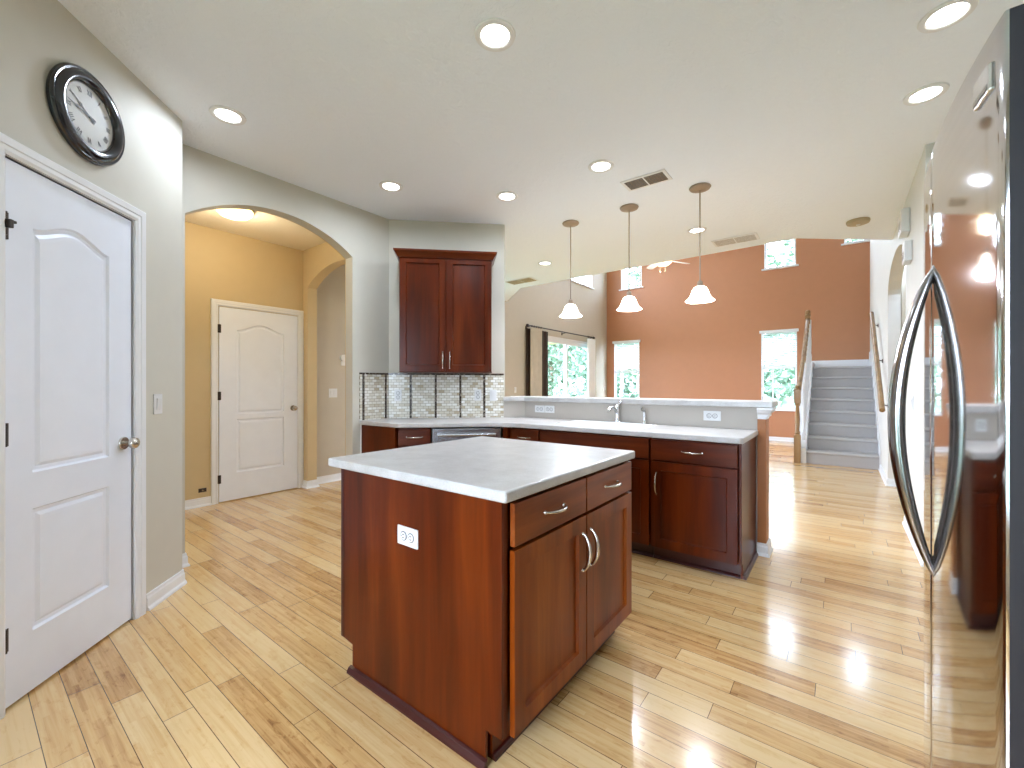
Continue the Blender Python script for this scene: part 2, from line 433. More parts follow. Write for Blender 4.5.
# arch wall X=-3.58
aw = MB().prism([(.885, 0), (.981, 0)] + arc_pts(.981, 2.257, 2.425, 2.64) + [(2.257, 0), (2.67, 0), (2.67, ZC), (.885, ZC)], 0, .11, mp=lambda u, v, h: (-3.58 - h, u, v))
struct('wall_arch', aw, M['wall'], 'greige kitchen wall pierced by the wide arch to the hall', 'wall')
struct('wall_hall_lining', MB().prism([(.885, 0), (.981, 0)] + arc_pts(.981, 2.257, 2.425, 2.64) + [(2.257, 0), (2.61, 0), (2.61, ZC), (.885, ZC)], 0, .01, mp=lambda u, v, h: (-3.69 - h, u, v)),
       M['hall'], 'golden tan hall side of the kitchen arch wall', 'wall')
# second arch wall Y=2.615
a2 = MB().prism([(-5.22, 0), (-5.098, 0)] + arc_pts(-5.098, -3.80, 2.42, 2.62) + [(-3.80, 0), (-3.70, 0), (-3.70, ZC), (-5.22, ZC)], 0, .115, mp=lambda u, v, h: (u, 2.615 + h, v))
struct('wall_hall_right', a2, M['hall'], 'golden tan hall wall with the smaller second arch', 'wall')
struct('wall_hall_left', MB().box(-5.4, -3.4, -.82, -.7, 0, ZC), M['hall'], 'golden tan wall closing the hall behind the pantry', 'wall')
struct('ceiling_hall', MB().box(-5.22, -3.701, -.7, 2.614, ZC - .016, ZC - .001), M['hceil'], 'swirl textured cream hall ceiling', 'ceiling')
# closet diagonal wall, corner at (-3.273,.883), running to (+,-); local u towards the corner
CX, CY = -3.273, .883
mpD = at(CX, CY, 135)
DL, DR, DT = -1.075, -.416, 2.115
dw = MB().prism([(-2.6, 0), (DL, 0), (DL, DT), (DR, DT), (DR, 0), (0, 0), (0, ZC), (-2.6, ZC)], 0, .12, mp=mpD)
struct('wall_closet', dw, M['wall'], 'angled greige wall carrying the round clock and the near white door', 'wall')
struct('wall_closet_return', MB().box(-3.70, -3.28, .80, .885, 0, ZC), M['wall'], 'short greige return between the clock wall and the arch', 'wall')
struct('wall_closet_back', MB().prism([(CX - .25, CY - .25), (CX - .35, CY - .3), (-2.4, -1.0), (-2.3, -.9)], 0, 2.6), M['wall'], 'dim wall inside the closet behind the near door', 'wall')
# upper cabinet diagonal wall
gw = MB().prism([(-3.60, 2.64), (-2.75, 3.47), (-2.83, 3.55), (-3.69, 2.70)], 0, ZC)
struct('wall_diagonal', gw, M['wall'], 'greige angled kitchen wall behind the upper cabinet', 'wall')
# far wall
fw = MB().prism([(-5.4, 0), (.6, 0), (.6, ZH), (-5.4, ZH)], 0, .14,
     holes=[rect(-5.00, -4.28, .70, 2.42), rect(-1.44, -.76, .70, 2.44), rect(-4.80, -4.22, 3.86, 4.85), rect(-1.38, -.78, 3.86, 4.85), rect(.05, .44, 4.15, 4.95), rect(-3.7, -1.9, 4.50, 5.25)],
     mp=lambda u, v, h: (u, 11.2 + h, v))
struct('wall_far', fw, M['terra'], 'tall terracotta accent wall at the back of the living room', 'wall')
# right wall
RW = .46
rw = MB().prism([(4.07, 0), (5.19, 0), (5.19, 2.10)] + [(5.19 + 1.86 * (1 - math.cos(a)) / 2, 2.28 + .38 * math.sin(a) ** .8) for a in [PI * i / 24 for i in range(25)]] + [(7.05, 2.10), (7.05, 0), (11.3, 0), (11.3, ZH), (4.07, ZH)],
     0, .12, mp=lambda u, v, h: (RW + h, u, v))
struct('wall_right', rw, M['wallr'], 'beige wall coloured as daylit, with an arched opening beside the stairs', 'wall')
struct('wall_right_passage', MB().box(RW + .125, 1.8, 7.045, 7.17, 0, ZC), M['wallw'], 'tan wall seen through the arched opening on the right', 'wall')
struct('wall_right_niche', MB().box(RW + .12, 1.9, 4.07, 4.19, 0, ZC), M['wallw'], 'shadowed return wall just beyond the refrigerator', 'wall')
struct('wall_right_kitchen', MB().box(1.05, 1.17, -1.9, 4.07, 0, ZC), M['wall'], 'greige kitchen wall behind the refrigerator', 'wall')
struct('wall_right_outer', MB().box(1.8, 1.9, 4.07, 7.2, 0, ZC), M['wallw'], 'end wall of the passage behind the arched opening', 'wall')
bw = MB().prism([(-2.6, 0), (1.17, 0), (1.17, ZC), (-2.6, ZC)], 0, .12, holes=[rect(-1.8, .0, .5, 2.35)], mp=lambda u, v, h: (u, -1.8 - h, v))
struct('wall_back', bw, M['wall'], 'greige wall with an added daylight window behind the kitchen', 'wall')
struct('wall_back_left', MB().box(-2.1, -1.98, -1.9, -.4, 0, ZC), M['wall'], 'short greige wall at the end of the clock wall', 'wall')
# pony wall
pw = MB().prism([(-2.755, 3.465), (-2.60, 3.62), (-.44, 3.62), (-.44, 3.745), (-2.652, 3.745), (-2.843, 3.555)], 0, 1.078)
struct('wall_pony', pw, M['ledge'], 'half wall between the sink counter and the living room', 'wall')
struct('trim_1', MB().box(-.489, -.432, 3.608, 3.757, .09, .995), M['postp'], 'caramel painted end face of the half wall', 'trim', .002)

# ---- baseboards
BB = [(0, 0), (.024, 0), (.022, .012), (.014, .022), (.013, .066), (.009, .074), (.008, .088), (0, .09)]
def bboard(name, path, label, left=True):
    pr = BB if left else [(-a, b) for a, b in BB]
    return struct(name, MB().mould(path, pr), M['white'], label, 'baseboard')
q7 = math.sqrt(.5)
def cl(u, d=0): p = mpD(u, 0, d); return (p[0], p[1])
bboard('baseboard_closet', [cl(-.327), cl(0), (CX - .02, CY + .002)], 'white baseboard right of the near white door', False)
bboard('baseboard_arch_left', [(-3.58, .90), (-3.58, .981), (-3.69, .981)], 'tiny white baseboard block on the pier left of the arch', False)
bboard('baseboard_hall', [(X0 + .012, -.6), (X0 + .012, 1.655)], 'white baseboard left of the hall door', False)
bboard('baseboard_hall_right', [(X0 + .012, 2.60), (X0 + .012, 2.613), (-5.098, 2.613), (-5.098, 2.73), (X0, 2.73), (X0, 4.6)], 'white baseboard stepping through the second arch', False)
bboard('baseboard_living', [(X0, 4.62), (X0, 7.6)], 'white baseboard under the beige living room wall', False)
bboard('baseboard_far', [(-5.22, 11.2), (-.62, 11.2)], 'white baseboard along the terracotta wall', False)
bboard('baseboard_right', [(RW, 4.10), (RW, 5.19), (RW + .12, 5.19)], 'white baseboard on the wall just past the refrigerator', True)
bboard('baseboard_right_far', [(RW + .5, 7.05), (RW, 7.05), (RW, 8.30)], 'white baseboard around the wall corner before the stairs', True)
bboard('baseboard_niche', [(1.04, 4.07), (RW, 4.07), (RW, 4.09)], 'white baseboard on the return wall by the refrigerator', True)
bboard('baseboard_pony', [(-.489, 3.608), (-.432, 3.608), (-.432, 3.757), (-2.6, 3.757)], 'white baseboard wrapping the end of the half wall', False)

# ------------------------------------------------------------------ doors
def seg_arch(x0, x1, z0, z1, rise, n=18):
    """panel outline with a cathedral (s-curved) top"""
    pts = [(x0, z0), (x1, z0)]
    for i in range(n + 1):
        t = i / n; x = x1 + (x0 - x1) * t
        pts.append((x, z1 + rise * (.5 - .5 * math.cos(2 * PI * t)) ** .9))
    return pts
def shrink(loop, d):
    n = len(loop); out = []
    for i in range(n):
        p = Vector(loop[i]); a = (p - Vector(loop[i - 1])).normalized(); b = (Vector(loop[(i + 1) % n]) - p).normalized()
        na = Vector((-a.y, a.x)); nb = Vector((-b.y, b.x)); m = (na + nb).normalized(); m /= max(.45, m.dot(na)); out.append(tuple(p + m * d))
    return out
def panelled(w0, w1, z0, z1, t, panels, rings, y=0):
    """slab facing -y with sunk/raised panels; rings: [(inset, depth)]"""
    mb = MB(); outer = rect(w0, w1, z0, z1)
    loops = [outer] + [list(p) for p in panels]
    tri = tessellate_polygon([[Vector((u, v, 0)) for u, v in L] for L in loops])
    flat = [p for L in loops for p in L]
    mb.add([(u, y, v) for u, v in flat], [tuple(t_) for t_ in tri])
    mb.add([(u, y, v) for u, v in outer] + [(u, y + t, v) for u, v in outer], [(0, 1, 5, 4), (1, 2, 6, 5), (2, 3, 7, 6), (3, 0, 4, 7), (4, 5, 6, 7)])
    for p in panels:
        cur = list(p); n = len(cur); vs = [(u, y, v) for u, v in cur]; fs = []; k = 0
        for ins, dep in rings:
            nx = shrink(p, ins); vs += [(u, y + dep, v) for u, v in nx]
            for i in range(n): j = (i + 1) % n; fs.append((k + i, k + j, k + n + j, k + n + i))
            k += n; cur = nx
        tr = tessellate_polygon([[Vector((u, v, 0)) for u, v in cur]])
        fs += [tuple(i + k for i in t_) for t_ in tr]
        mb.add(vs, fs)
    return mb
DOOR_R = [(.008, .010), (.022, .012), (.036, .004), (.05, .003)]
CAS = [(0, 0), (0, -.010), (.012, -.017), (.030, -.015), (.034, -.019), (.060, -.022), (.066, -.016), (.066, 0)]
def build_door(name, label, loc, rz, x0, x1, zt, up, low, knob_x, knob_z, hinge_x, hinges, recess, knobside=1, rise=.06, mat='door'):
    t = thing(name, label, 'door', loc, rz, kind='structure')
    ps = [seg_arch(up[0], up[1], up[2], up[3], rise), rect(*low)]
    panelled(x0 + .003, x1 - .003, .012, zt - .004, .035, ps, DOOR_R, y=recess).build('door_leaf', M[mat], t)
    cs = MB().mould([(x0 - .004, 0), (x0 - .004, zt + .004), (x1 + .004, zt + .004), (x1 + .004, 0)], CAS, mp=lambda u, v, h: (u, h, v))
    cs.build('casing', M['white'], t, smooth=30)
    jb = MB().box(x0 - .012, x0, 0, .12, 0, zt).box(x1, x1 + .012, 0, .12, 0, zt).box(x0 - .012, x1 + .012, 0, .12, zt, zt + .012)
    jb.box(x0, x0 + .012, recess + .036, recess + .05, 0, zt).box(x1 - .012, x1, recess + .036, recess + .05, 0, zt)
    jb.build('jamb', M['white'], t)
    k = MB().lathe([(0, -.008), (.031, -.008), (.033, -.004), (.033, 0)], (knob_x, recess, knob_z), 'y').build('knob_rose', M['nickel'], t, smooth=40)
    kb = MB().lathe([(.011, 0), (.010, -.022), (.014, -.030), (.025, -.038), (.029, -.050), (.026, -.062), (.014, -.070), (0, -.072)], (knob_x, recess, knob_z), 'y').build('knob', M['nickel'], t, smooth=50)
    for hz in hinges:
        MB().lathe([(.006, -.045), (.006, .045)], (hinge_x, recess - .006, hz), 'z', 12).box(hinge_x - .016, hinge_x + .016, recess - .003, recess + .001, hz - .044, hz + .044).build('hinge', M['hinge'], t, smooth=40)
    return t
d1 = build_door('door_1', 'near white arched-panel closet door under the round clock', (CX, CY, 0), 135, DL, DR, DT,
           (-.955, -.565, .89, 1.88), (-.955, -.565, .25, .745), -.475, .945, DL + .006, (.27, 1.055, 1.86), .006)
lt = MB().box(DL - .01, DL + .018, -.002, .02, 1.80, 1.86).box(DL - .004, DL + .022, -.026, -.012, 1.862, 1.872).box(DL - .008, DL + .006, -.03, .01, 1.84, 1.872)
lt.build('flip_latch', M['hinge'], d1, .002)
build_door('door_2', 'white two-panel door in the golden hall seen through the arch', (X0 + .012, 0, 0), 90, 1.718, 2.545, 2.075,
           (1.885, 2.385, .93, 1.84), (1.885, 2.385, .30, .875), 2.488, .97, 1.722, (.25, 1.13, 1.84), -.012, rise=.075)
# light switches and outlets on walls
def plate(name, label, cat, mpos, rz, w=.07, h=.115, kind='outlet', group=None, parent=None, nsw=1):
    if parent is None: t = thing(name, label, cat, mpos, rz, group)
    else:
        t = bpy.data.objects.new(name, None); COL.objects.link(t); t.parent = parent; t.location = mpos
    MB().box(-w / 2, w / 2, -.006, .0, -h / 2, h / 2).build('cover_plate', M['plastic'], t, .002)
    if kind == 'switch':
        for i in range(nsw):
            cx = (i - (nsw - 1) / 2) * .046
            MB().add([(cx - .016, -.006, -.033), (cx + .016, -.006, -.033), (cx + .016, -.006, .033), (cx - .016, -.006, .033), (cx - .016, -.008, -.033), (cx + .016, -.008, -.033), (cx + .016, -.013, .033), (cx - .016, -.013, .033)],
                     [(0, 1, 5, 4), (1, 2, 6, 5), (2, 3, 7, 6), (3, 0, 4, 7), (4, 5, 6, 7), (0, 3, 2, 1)]).build('rocker', M['plastic'], t, .001)
    else:
        hz = w > h
        for s in (-1, 1):
            cx, cz = (s * .021, 0) if hz else (0, s * .021)
            r = MB().lathe([(0, -.009), (.0145, -.009), (.0155, -.006)], (cx, 0, cz), 'y', 20).build('receptacle', M['plastic'], t)
            MB().lathe([(.0155, -.0068), (.0182, -.0068), (.0182, -.006), (.0155, -.006)], (cx, 0, cz), 'y', 20).build('gap', M['slot'], r)
            sl = MB()
            for a in (-1, 1):
                if hz: sl.box(cx - .004, cx + .005, -.0096, -.0088, cz + a * .006 - .0016, cz + a * .006 + .0016)
                else: sl.box(cx + a * .006 - .001, cx + a * .006 + .001, -.0096, -.0088, cz - .004, cz + .005)
            sl.lathe([(0, -.0096), (.0022, -.0096), (.0022, -.0088)], (cx - (.010 if hz else 0), 0, cz - (0 if hz else .010)), 'y', 8)
            sl.build('slot', M['slot'], r)
    return t
p = mpD(-.228, 1.136, -.0)
plate('light_switch', 'white light switch on the clock wall beside the near door', 'light switch', p, 135, kind='switch')
plate('light_switch', 'white switch below the thermostat through the second arch', 'light switch', (X0, 3.01, 1.141), 90, .115, .115, kind='switch', nsw=2)
th = thing('thermostat', 'small white thermostat on the wall through the second arch', 'thermostat', (X0, 3.15, 1.60), 90)
MB().lathe([(0, -.035), (.038, -.035), (.046, -.028), (.046, 0)], (0, 0, 0), 'y').build('dial', M['plastic'], th, smooth=40)
MB().box(-.03, .03, -.012, 0, -.10, -.045).build('backplate', M['plastic'], th, .003)
cb_ = thing('cable_plate', 'small brown jack plate low on the golden hall wall', 'wall jack', (X0 + .012, 1.575, .165), 90)
MB().box(-.035, .035, -.005, 0, -.02, .02).build('cover_plate', M['hinge'], cb_, .001)
MB().lathe([(.006, -.012), (.006, 0)], (0, 0, 0), 'y', 10).build('jack', M['nickel'], cb_)

# ------------------------------------------------------------------ clock
c0 = mpD(-.708, 2.484, -.001)
ck = thing('wall_clock', 'large round black wall clock with roman numerals above the near door', 'clock', c0, 135)
fr = MB().lathe([(.226, 0), (.232, -.010), (.230, -.022), (.222, -.030), (.212, -.028), (.205, -.036), (.190, -.044), (.172, -.042), (.160, -.030), (.155, -.022), (.153, -.012), (.153, 0)], axis='y', seg=64)
fr.build('frame', M['black'], ck, smooth=50)
MB().lathe([(0, -.014), (.154, -.014), (.154, -.008), (0, -.008)], axis='y', seg=64).build('dial', M['clockface'], ck)
nm = ['XII', 'I', 'II', 'III', 'IIII', 'V', 'VI', 'VII', 'VIII', 'IX', 'X', 'XI']
for i, tx in enumerate(nm):
    a = 2 * PI * i / 12; mb = MB()
    W_ = {'I': .008, 'V': .016, 'X': .016}; tot = sum(W_[c] for c in tx); x = -tot / 2; H = .026
    rot = Matrix.Rotation(a, 4, 'Y') @ Matrix.Translation((0, -.0145, .122))
    def bar(xa, za, xb, zb, wd): 
        mb.add([(xa - wd, 0, za), (xa + wd, 0, za), (xb + wd, 0, zb), (xb - wd, 0, zb), (xa - wd, -.001, za), (xa + wd, -.001, za), (xb + wd, -.001, zb), (xb - wd, -.001, zb)],
               [(0, 1, 2, 3), (4, 5, 6, 7), (0, 1, 5, 4), (1, 2, 6, 5), (2, 3, 7, 6), (3, 0, 4, 7)], rot)
    for c in tx:
        w_ = W_[c]; xc = x + w_ / 2
        if c == 'I': bar(xc, -H / 2, xc, H / 2, .0018)
        if c == 'V': bar(xc, -H / 2, xc - .006, H / 2, .002); bar(xc, -H / 2, xc + .006, H / 2, .001)
        if c == 'X': bar(xc + .006, -H / 2, xc - .006, H / 2, .002); bar(xc - .006, -H / 2, xc + .006, H / 2, .001)
        x += w_
    mb.build('numeral', M['ink'], ck)
def hand(ang, L, wd, yy, nm_):
    rot = Matrix.Rotation(R(ang), 4, 'Y'); prof = [(-.035, .004), (-.02, .007), (0, .004), (L * .45, .003), (L * .55, wd), (L * .68, .003), (L, .0006)]
    pts = [(w_, z) for z, w_ in prof] + [(-w_, z) for z, w_ in prof[::-1]]
    MB().prism(pts, yy, yy - .001, mp=lambda u, v, h: tuple(rot @ Vector((u, h, v)))).build(nm_, M['ink'], ck)
hand(301, .118, .010, -.016, 'hour_hand'); hand(278, .138, .008, -.018, 'minute_hand')
MB().lathe([(0, -.021), (.006, -.021), (.006, -.014)], axis='y', seg=16).build('hub', M['ink'], ck)
MB().lathe([(0, -.027), (.155, -.025), (.155, -.0235), (0, -.0255)], axis='y', seg=48).build('glass', M['glass'], ck, smooth=50)

ck.scale = (.885, .885, .885)
# ------------------------------------------------------------------ cabinets
SHK = [(.004, .010), (.006, .013)]
def bow(parent, cx, cz, L, vertical=True, y=0, mat='nickel', out=.03, name='handle'):
    n = 16; pts = []
    for i in range(n + 1):
        t = i / n; o = -out * math.sin(PI * t) ** .6 - .002; s = (t - .5) * L
        pts.append((cx, y + o, cz + s) if vertical else (cx + s, y + o, cz))
    mb = MB().tube(pts, .0055, .008, 10, up=(0, 1, 0), scale=lambda t: .75 + .55 * math.sin(PI * t))
    for s in (-1, 1):
        c = (cx, y, cz + s * L / 2) if vertical else (cx + s * L / 2, y, cz)
        mb.lathe([(0, -.006), (.006, -.005), (.008, 0)], c, 'y', 12)
    return mb.build(name, M[mat], parent, smooth=50)
def cdoor(parent, x0, x1, z0, z1, y=0, hx=None, hz=None, st=.062, mat='cherry'):
    d = panelled(x0, x1, z0, z1, .02, [rect(x0 + st, x1 - st, z0 + st, z1 - st)], SHK, y=y).build('door', M[mat], parent, .0015)
    if hx is not None: bow(d, hx, hz, .148, True, y)
    return d
def cdrawer(parent, x0, x1, z0, z1, y=0, handle=True, nm_='drawer', mat='cherryx'):
    d = MB().box(x0, x1, y, y + .02, z0, z1).build(nm_, M[mat], parent, .003)
    if handle: bow(d, (x0 + x1) / 2, (z0 + z1) / 2, .128, False, y)
    return d
# island: faces +X, local x -> +Y
IX, IY0, IY1 = -.835, 1.075, 2.085
isl = thing('island_cabinet', 'freestanding cherry kitchen island cabinet with two doors and two drawers', 'kitchen island', (IX, IY0, 0), 90)
Lw = IY1 - IY0
MB().box(.002, Lw, .055, .93, .115, .874).box(Lw - .012, Lw, .021, .06, .115, .874).box(.018, Lw, .021, .06, .866, .874).box(.02, Lw - .06, .085, .86, 0, .115).build('carcass', M['cherry'], isl)
sp = MB().prism([(.020, .117), (.020, .875), (.937, .875), (.937, .127), (.852, .117), (.852, 0), (.088, 0), (.088, .117)], 0, -.012, mp=lambda u, v, h: (-h - .012, u, v))
sp.build('side_panel', M['cherry'], isl, .001)
MB().box(-.014, -.010, .918, .938, .127, .875).box(-.015, -.0118, .930, .934, .127, .875).build('corner_strip', M['cherryd'], isl, .001)
MB().mould([(-.012, .862), (-.012, .078)], [(0, 0), (-.022, 0), (-.021, .008), (-.012, .022), (0, .026)]).build('shoe_molding', M['cherryd'], isl)
MB().mould([(.02, .088), (Lw - .05, .088)], [(0, 0), (-.018, 0), (-.017, .008), (-.010, .018), (0, .02)]).build('toe_shoe', M['cherryd'], isl)
MB().box(.0, .018, .0205, .035, .115, .874).build('face_stile', M['cherry'], isl)
gm = .525
cdrawer(isl, .030, gm - .004, .720, .862, mat='cherrylitx'); cdrawer(isl, gm + .004, Lw - .006, .720, .862, mat='cherrylitx')
cdoor(isl, .030, gm - .004, .105, .708, hx=gm - .035, hz=.565, mat='cherrylit'); cdoor(isl, gm + .004, Lw - .006, .105, .708, hx=gm + .035, hz=.565, mat='cherrylit')
op = plate('outlet', '', '', (0, 0, 0), 0, .118, .072, parent=isl)
op.rotation_euler = (0, 0, R(-90)); op.location = (-.012, .476, .667)
ict = MB().prism(rect(-1.852, -.822, 1.043, 2.098), .876, .914)
tag(ict.build('island_countertop', M['counter'], None, .008, seg=4), 'square pale speckled countertop on the kitchen island', 'countertop')

# back run: counter polygon
cpoly = [(-3.578, 2.325), (-3.055, 2.325)]
A = Vector((-3.025, 2.325)); 
cpoly = [(-3.578, 2.325), (-3.04, 2.325), (-3.015, 2.335)]
ix = -5.35 + 0  # x-y on the diagonal edge
# rounded inside corner between the diagonal edge and the straight front edge
c1_ = Vector((-2.365, 2.985)); rr = .28
for i in range(9):
    t = i / 8; a = c1_ + Vector((-q7, -q7)) * rr * .8; b = c1_ + Vector((1, 0)) * rr * .8
    pnt = a * (1 - t) ** 2 + c1_ * 2 * t * (1 - t) + b * t * t
    cpoly.append((pnt.x, pnt.y))
cpoly += [(-.50, 2.985), (-.482, 3.003), (-.482, 3.607), (-.49, 3.617), (-2.60, 3.617), (-2.755, 3.462), (-3.572, 2.645), (-3.578, 2.64)]
SX0, SX1, SY0, SY1 = -1.93, -1.17, 3.09, 3.50
def rrect(x0, x1, y0, y1, r, n=5):
    out = []
    for cx, cy, a0 in ((x1 - r, y0 + r, -90), (x1 - r, y1 - r, 0), (x0 + r, y1 - r, 90), (x0 + r, y0 + r, 180)):
        for i in range(n + 1):
            a = R(a0 + 90 * i / n); out.append((cx + r * math.cos(a), cy + r * math.sin(a)))
    return out
pc = MB().prism(cpoly, .876, .914, holes=[rrect(SX0 + .02, SX1 - .02, SY0 + .02, SY1 - .02, .05)])
tag(pc.build('sink_countertop', M['counter'], None, .007, seg=3), 'long pale countertop bending from the tiled wall along the half wall', 'countertop')
# sink
sk = thing('kitchen_sink', 'white drop-in double kitchen sink in the long countertop', 'sink', (-1.55, 3.30, .914))
def sinkmesh():
    mb = MB(); o = (-1.55, 3.30)
    L = [(rrect(SX0 - o[0], SX1 - o[0], SY0 - o[1], SY1 - o[1], .07), .001), (rrect(SX0 + .008 - o[0], SX1 - .008 - o[0], SY0 + .008 - o[1], SY1 - .008 - o[1], .065), .010),
         (rrect(SX0 + .03 - o[0], SX1 - .03 - o[0], SY0 + .03 - o[1], SY1 - .03 - o[1], .05), .009), (rrect(SX0 + .04 - o[0], SX1 - .04 - o[0], SY0 + .04 - o[1], SY1 - .04 - o[1], .05), -.012),
         (rrect(SX0 + .05 - o[0], SX1 - .05 - o[0], SY0 + .05 - o[1], SY1 - .05 - o[1], .05), -.17)]
    n = len(L[0][0]); vs = []; fs = []
    for lp, z in L: vs += [(x, y, z) for x, y in lp]
    for k in range(len(L) - 1):
        for i in range(n): j = (i + 1) % n; fs.append((k * n + i, k * n + j, k * n + n + j, k * n + n + i))
    fs.append(tuple((len(L) - 1) * n + i for i in range(n)))
    return mb.add(vs, fs)
sinkmesh().build('basin', M['sink'], sk, smooth=40)
MB().box(-.02, .02, -.155, .155, -.165, -.02).build('divider', M['sink'], sk, .008)
for s in (-1, 1): MB().lathe([(0, 0), (.03, 0), (.04, .003), (.042, 0)], (s * .18, 0, -.169), 'z', 20).build('drain', M['chrome'], sk, smooth=40)
# faucet
fc = thing('kitchen_faucet', 'chrome kitchen faucet standing on a deck plate behind the sink', 'faucet', (-1.56, 3.555, .914))
MB().prism(rrect(-.125, .125, -.028, .028, .026), 0, .012).build('deck_plate', M['chrome'], fc, .003, smooth=40)
MB().lathe([(.028, .012), (.026, .03), (.021, .05), (.02, .10), (.023, .115), (.023, .14), (.016, .152), (0, .155)]).build('body', M['chrome'], fc, smooth=50)
MB().tube([(0, -.01, .095), (0, -.05, .125), (0, -.10, .14), (0, -.15, .135), (0, -.175, .115), (0, -.178, .10)], .013, seg=12, scale=lambda t: 1.1 - .25 * t).build('spout', M['chrome'], fc, smooth=50)
MB().tube([(0, 0, .148), (.01, .01, .165), (.03, .02, .19)], .007, .010, 10, scale=lambda t: .8 + .5 * t).build('handle', M['chrome'], fc, smooth=50)
sy = thing('side_sprayer', 'small chrome side sprayer right of the faucet', 'sprayer', (-1.315, 3.555, .914))
MB().lathe([(.024, 0), (.023, .008), (.015, .02), (.012, .045), (.012, .05)]).build('base', M['chrome'], sy, smooth=50)
MB().tube([(0, 0, .045), (0, 0, .08), (0, -.004, .105), (0, -.022, .125), (0, -.045, .13)], .011, .013, 12, scale=lambda t: .9 + .45 * t).build('spray_head', M['chrome'], sy, smooth=50)
# pony wall bar top (bent) with moulding
def off(poly, d): return poly
bt = MB().prism([(-2.80, 3.465), (-2.60, 3.59), (-.345, 3.59), (-.345, 3.95), (-2.74, 3.95), (-3.0, 3.66), (-2.84, 3.558)], 1.079, 1.124)
bt = MB().prism([(-2.745, 3.432), (-2.587, 3.59), (-.39, 3.59), (-.39, 3.93), (-2.727, 3.93), (-2.90, 3.757), (-2.755, 3.612), (-2.822, 3.545), (-2.745, 3.468)], 1.079, 1.124)
tag(bt.build('bar_top', M['counter'], None, .007, seg=3), 'raised pale bar top on the half wall', 'countertop')
CR = [(0, 1.010), (.012, 1.012), (.014, 1.03), (.030, 1.045), (.036, 1.062), (.044, 1.066), (.044, 1.078), (0, 1.078)]
tm = MB().mould([(-.487, 3.606), (-.43, 3.606), (-.43, 3.759), (-2.55, 3.759)], [(-a, b) for a, b in CR]).box(-.4871, -.43, 3.606, 3.759, .995, 1.078)
struct('trim_2', tm, M['white'], 'white moulding under the end of the bar top', 'trim')

# base cabinets, diagonal run (local x along (+,+), y into the wall), door faces on x-y = -5.385
q0 = Vector((-3.045, 2.34))
dg = thing('drawer_cabinet', 'narrow cherry base cabinet between the arch wall and the dishwasher', 'cabinet', (q0.x, q0.y, 0), 45)
MB().prism([(0.02, .05), (.292, .05), (.292, .55), (-.16, .50), (-.29, .37), (-.03, .07)], .1, .874).prism([(.02, .10), (.292, .10), (.292, .5), (-.15, .45)], 0, .1).build('carcass', M['cherry'], dg)
dgp = MB().box(-3.555, -3.055, 2.335, 2.353, .0, .874)
ep = dgp.build('end_panel', M['cherry'], dg); ep.matrix_parent_inverse = Matrix.Translation((q0.x, q0.y, 0)).to_4x4() @ Matrix.Rotation(R(45), 4, 'Z'); ep.matrix_parent_inverse.invert()
fs_ = MB().box(-3.577, -3.556, 2.338, 2.36, .0, .874).build('filler_strip', M['white'], dg); fs_.matrix_parent_inverse = ep.matrix_parent_inverse.copy()
cdrawer(dg, .012, .288, .72, .862); cdoor(dg, .012, .288, .105, .708, hx=.05, hz=.60)
dq = q0 + Vector((q7, q7)) * .298
dsh = thing('dishwasher', 'stainless steel dishwasher with a bar handle under the angled counter', 'dishwasher', (dq.x, dq.y, 0), 45)
MB().box(0.004, .606, .03, .56, .1, .868).build('tub_body', M['slot'], dsh)
dd = MB().box(.004, .606, -.012, .028, .10, .862).build('door', M['steel'], dsh, .005)
MB().tube([(.06, -.016, .808)] + [(.06 + .49 * i / 10, -.050 - .008 * math.sin(PI * i / 10), .812) for i in range(11)] + [(.55, -.016, .808)], .011, .013, 12, up=(0, 1, 0)).build('handle', M['steel'], dd, smooth=50)
MB().box(.03, .58, .06, .08, 0, .1).build('toe_panel', M['black'], dsh)
# peninsula run
cf = thing('corner_cabinet', 'narrow cherry base cabinet right of the dishwasher with one drawer', 'cabinet', (-2.345, 3.02, 0), 0)
MB().box(.0, .321, .045, .58, .1, .874).box(.0, .315, .08, .56, 0, .1).build('carcass', M['cherry'], cf)
MB().box(-.045, .008, -.03, .022, .1, .874).build('corner_filler', M['cherry'], cf)
cdrawer(cf, .012, .315, .72, .862); cdoor(cf, .012, .315, .105, .708, hx=.05, hz=.60)
sc_ = thing('sink_cabinet', 'cherry sink base cabinet with a plain false front above two doors', 'cabinet', (-2.022, 3.02, 0), 0)
MB().box(.0, .944, .045, .06, .1, .874).box(0, .02, .04, .58, .1, .874).box(.924, .944, .04, .58, .1, .874).box(0.02, .924, .04, .58, .1, .12).box(0, .944, .08, .56, 0, .1).build('carcass', M['cherry'], sc_)
cdrawer(sc_, .008, .936, .72, .862, handle=False, nm_='false_front')
cdoor(sc_, .008, .468, .105, .708, hx=.43, hz=.60); cdoor(sc_, .476, .936, .105, .708, hx=.515, hz=.60)
en = thing('end_cabinet', 'cherry base cabinet at the open end of the sink counter with one drawer and door', 'cabinet', (-1.074, 3.02, 0), 0)
MB().box(.0, .562, .045, .588, .1, .874).box(0, .562, .08, .56, 0, .1).build('carcass', M['cherry'], en)
cdrawer(en, .006, .556, .72, .862); cdoor(en, .006, .556, .105, .708, hx=.043, hz=.555)
ts = MB().mould([(0, .08), (.944, .08)], [(0, 0), (-.02, 0), (-.019, .008), (-.010, .018), (0, .02)])
ts.box(0, .944, .077, .0795, .02, .099).build('toe_kick', M['cherryd'], sc_)
ep2 = MB().prism([(.018, .1), (.018, .874), (.588, .874), (.588, 0), (.062, 0), (.062, .1)], 0, .014, mp=lambda u, v, h: (.562 + h, u, v))
ep2.build('end_panel', M['cherry'], en, .001)
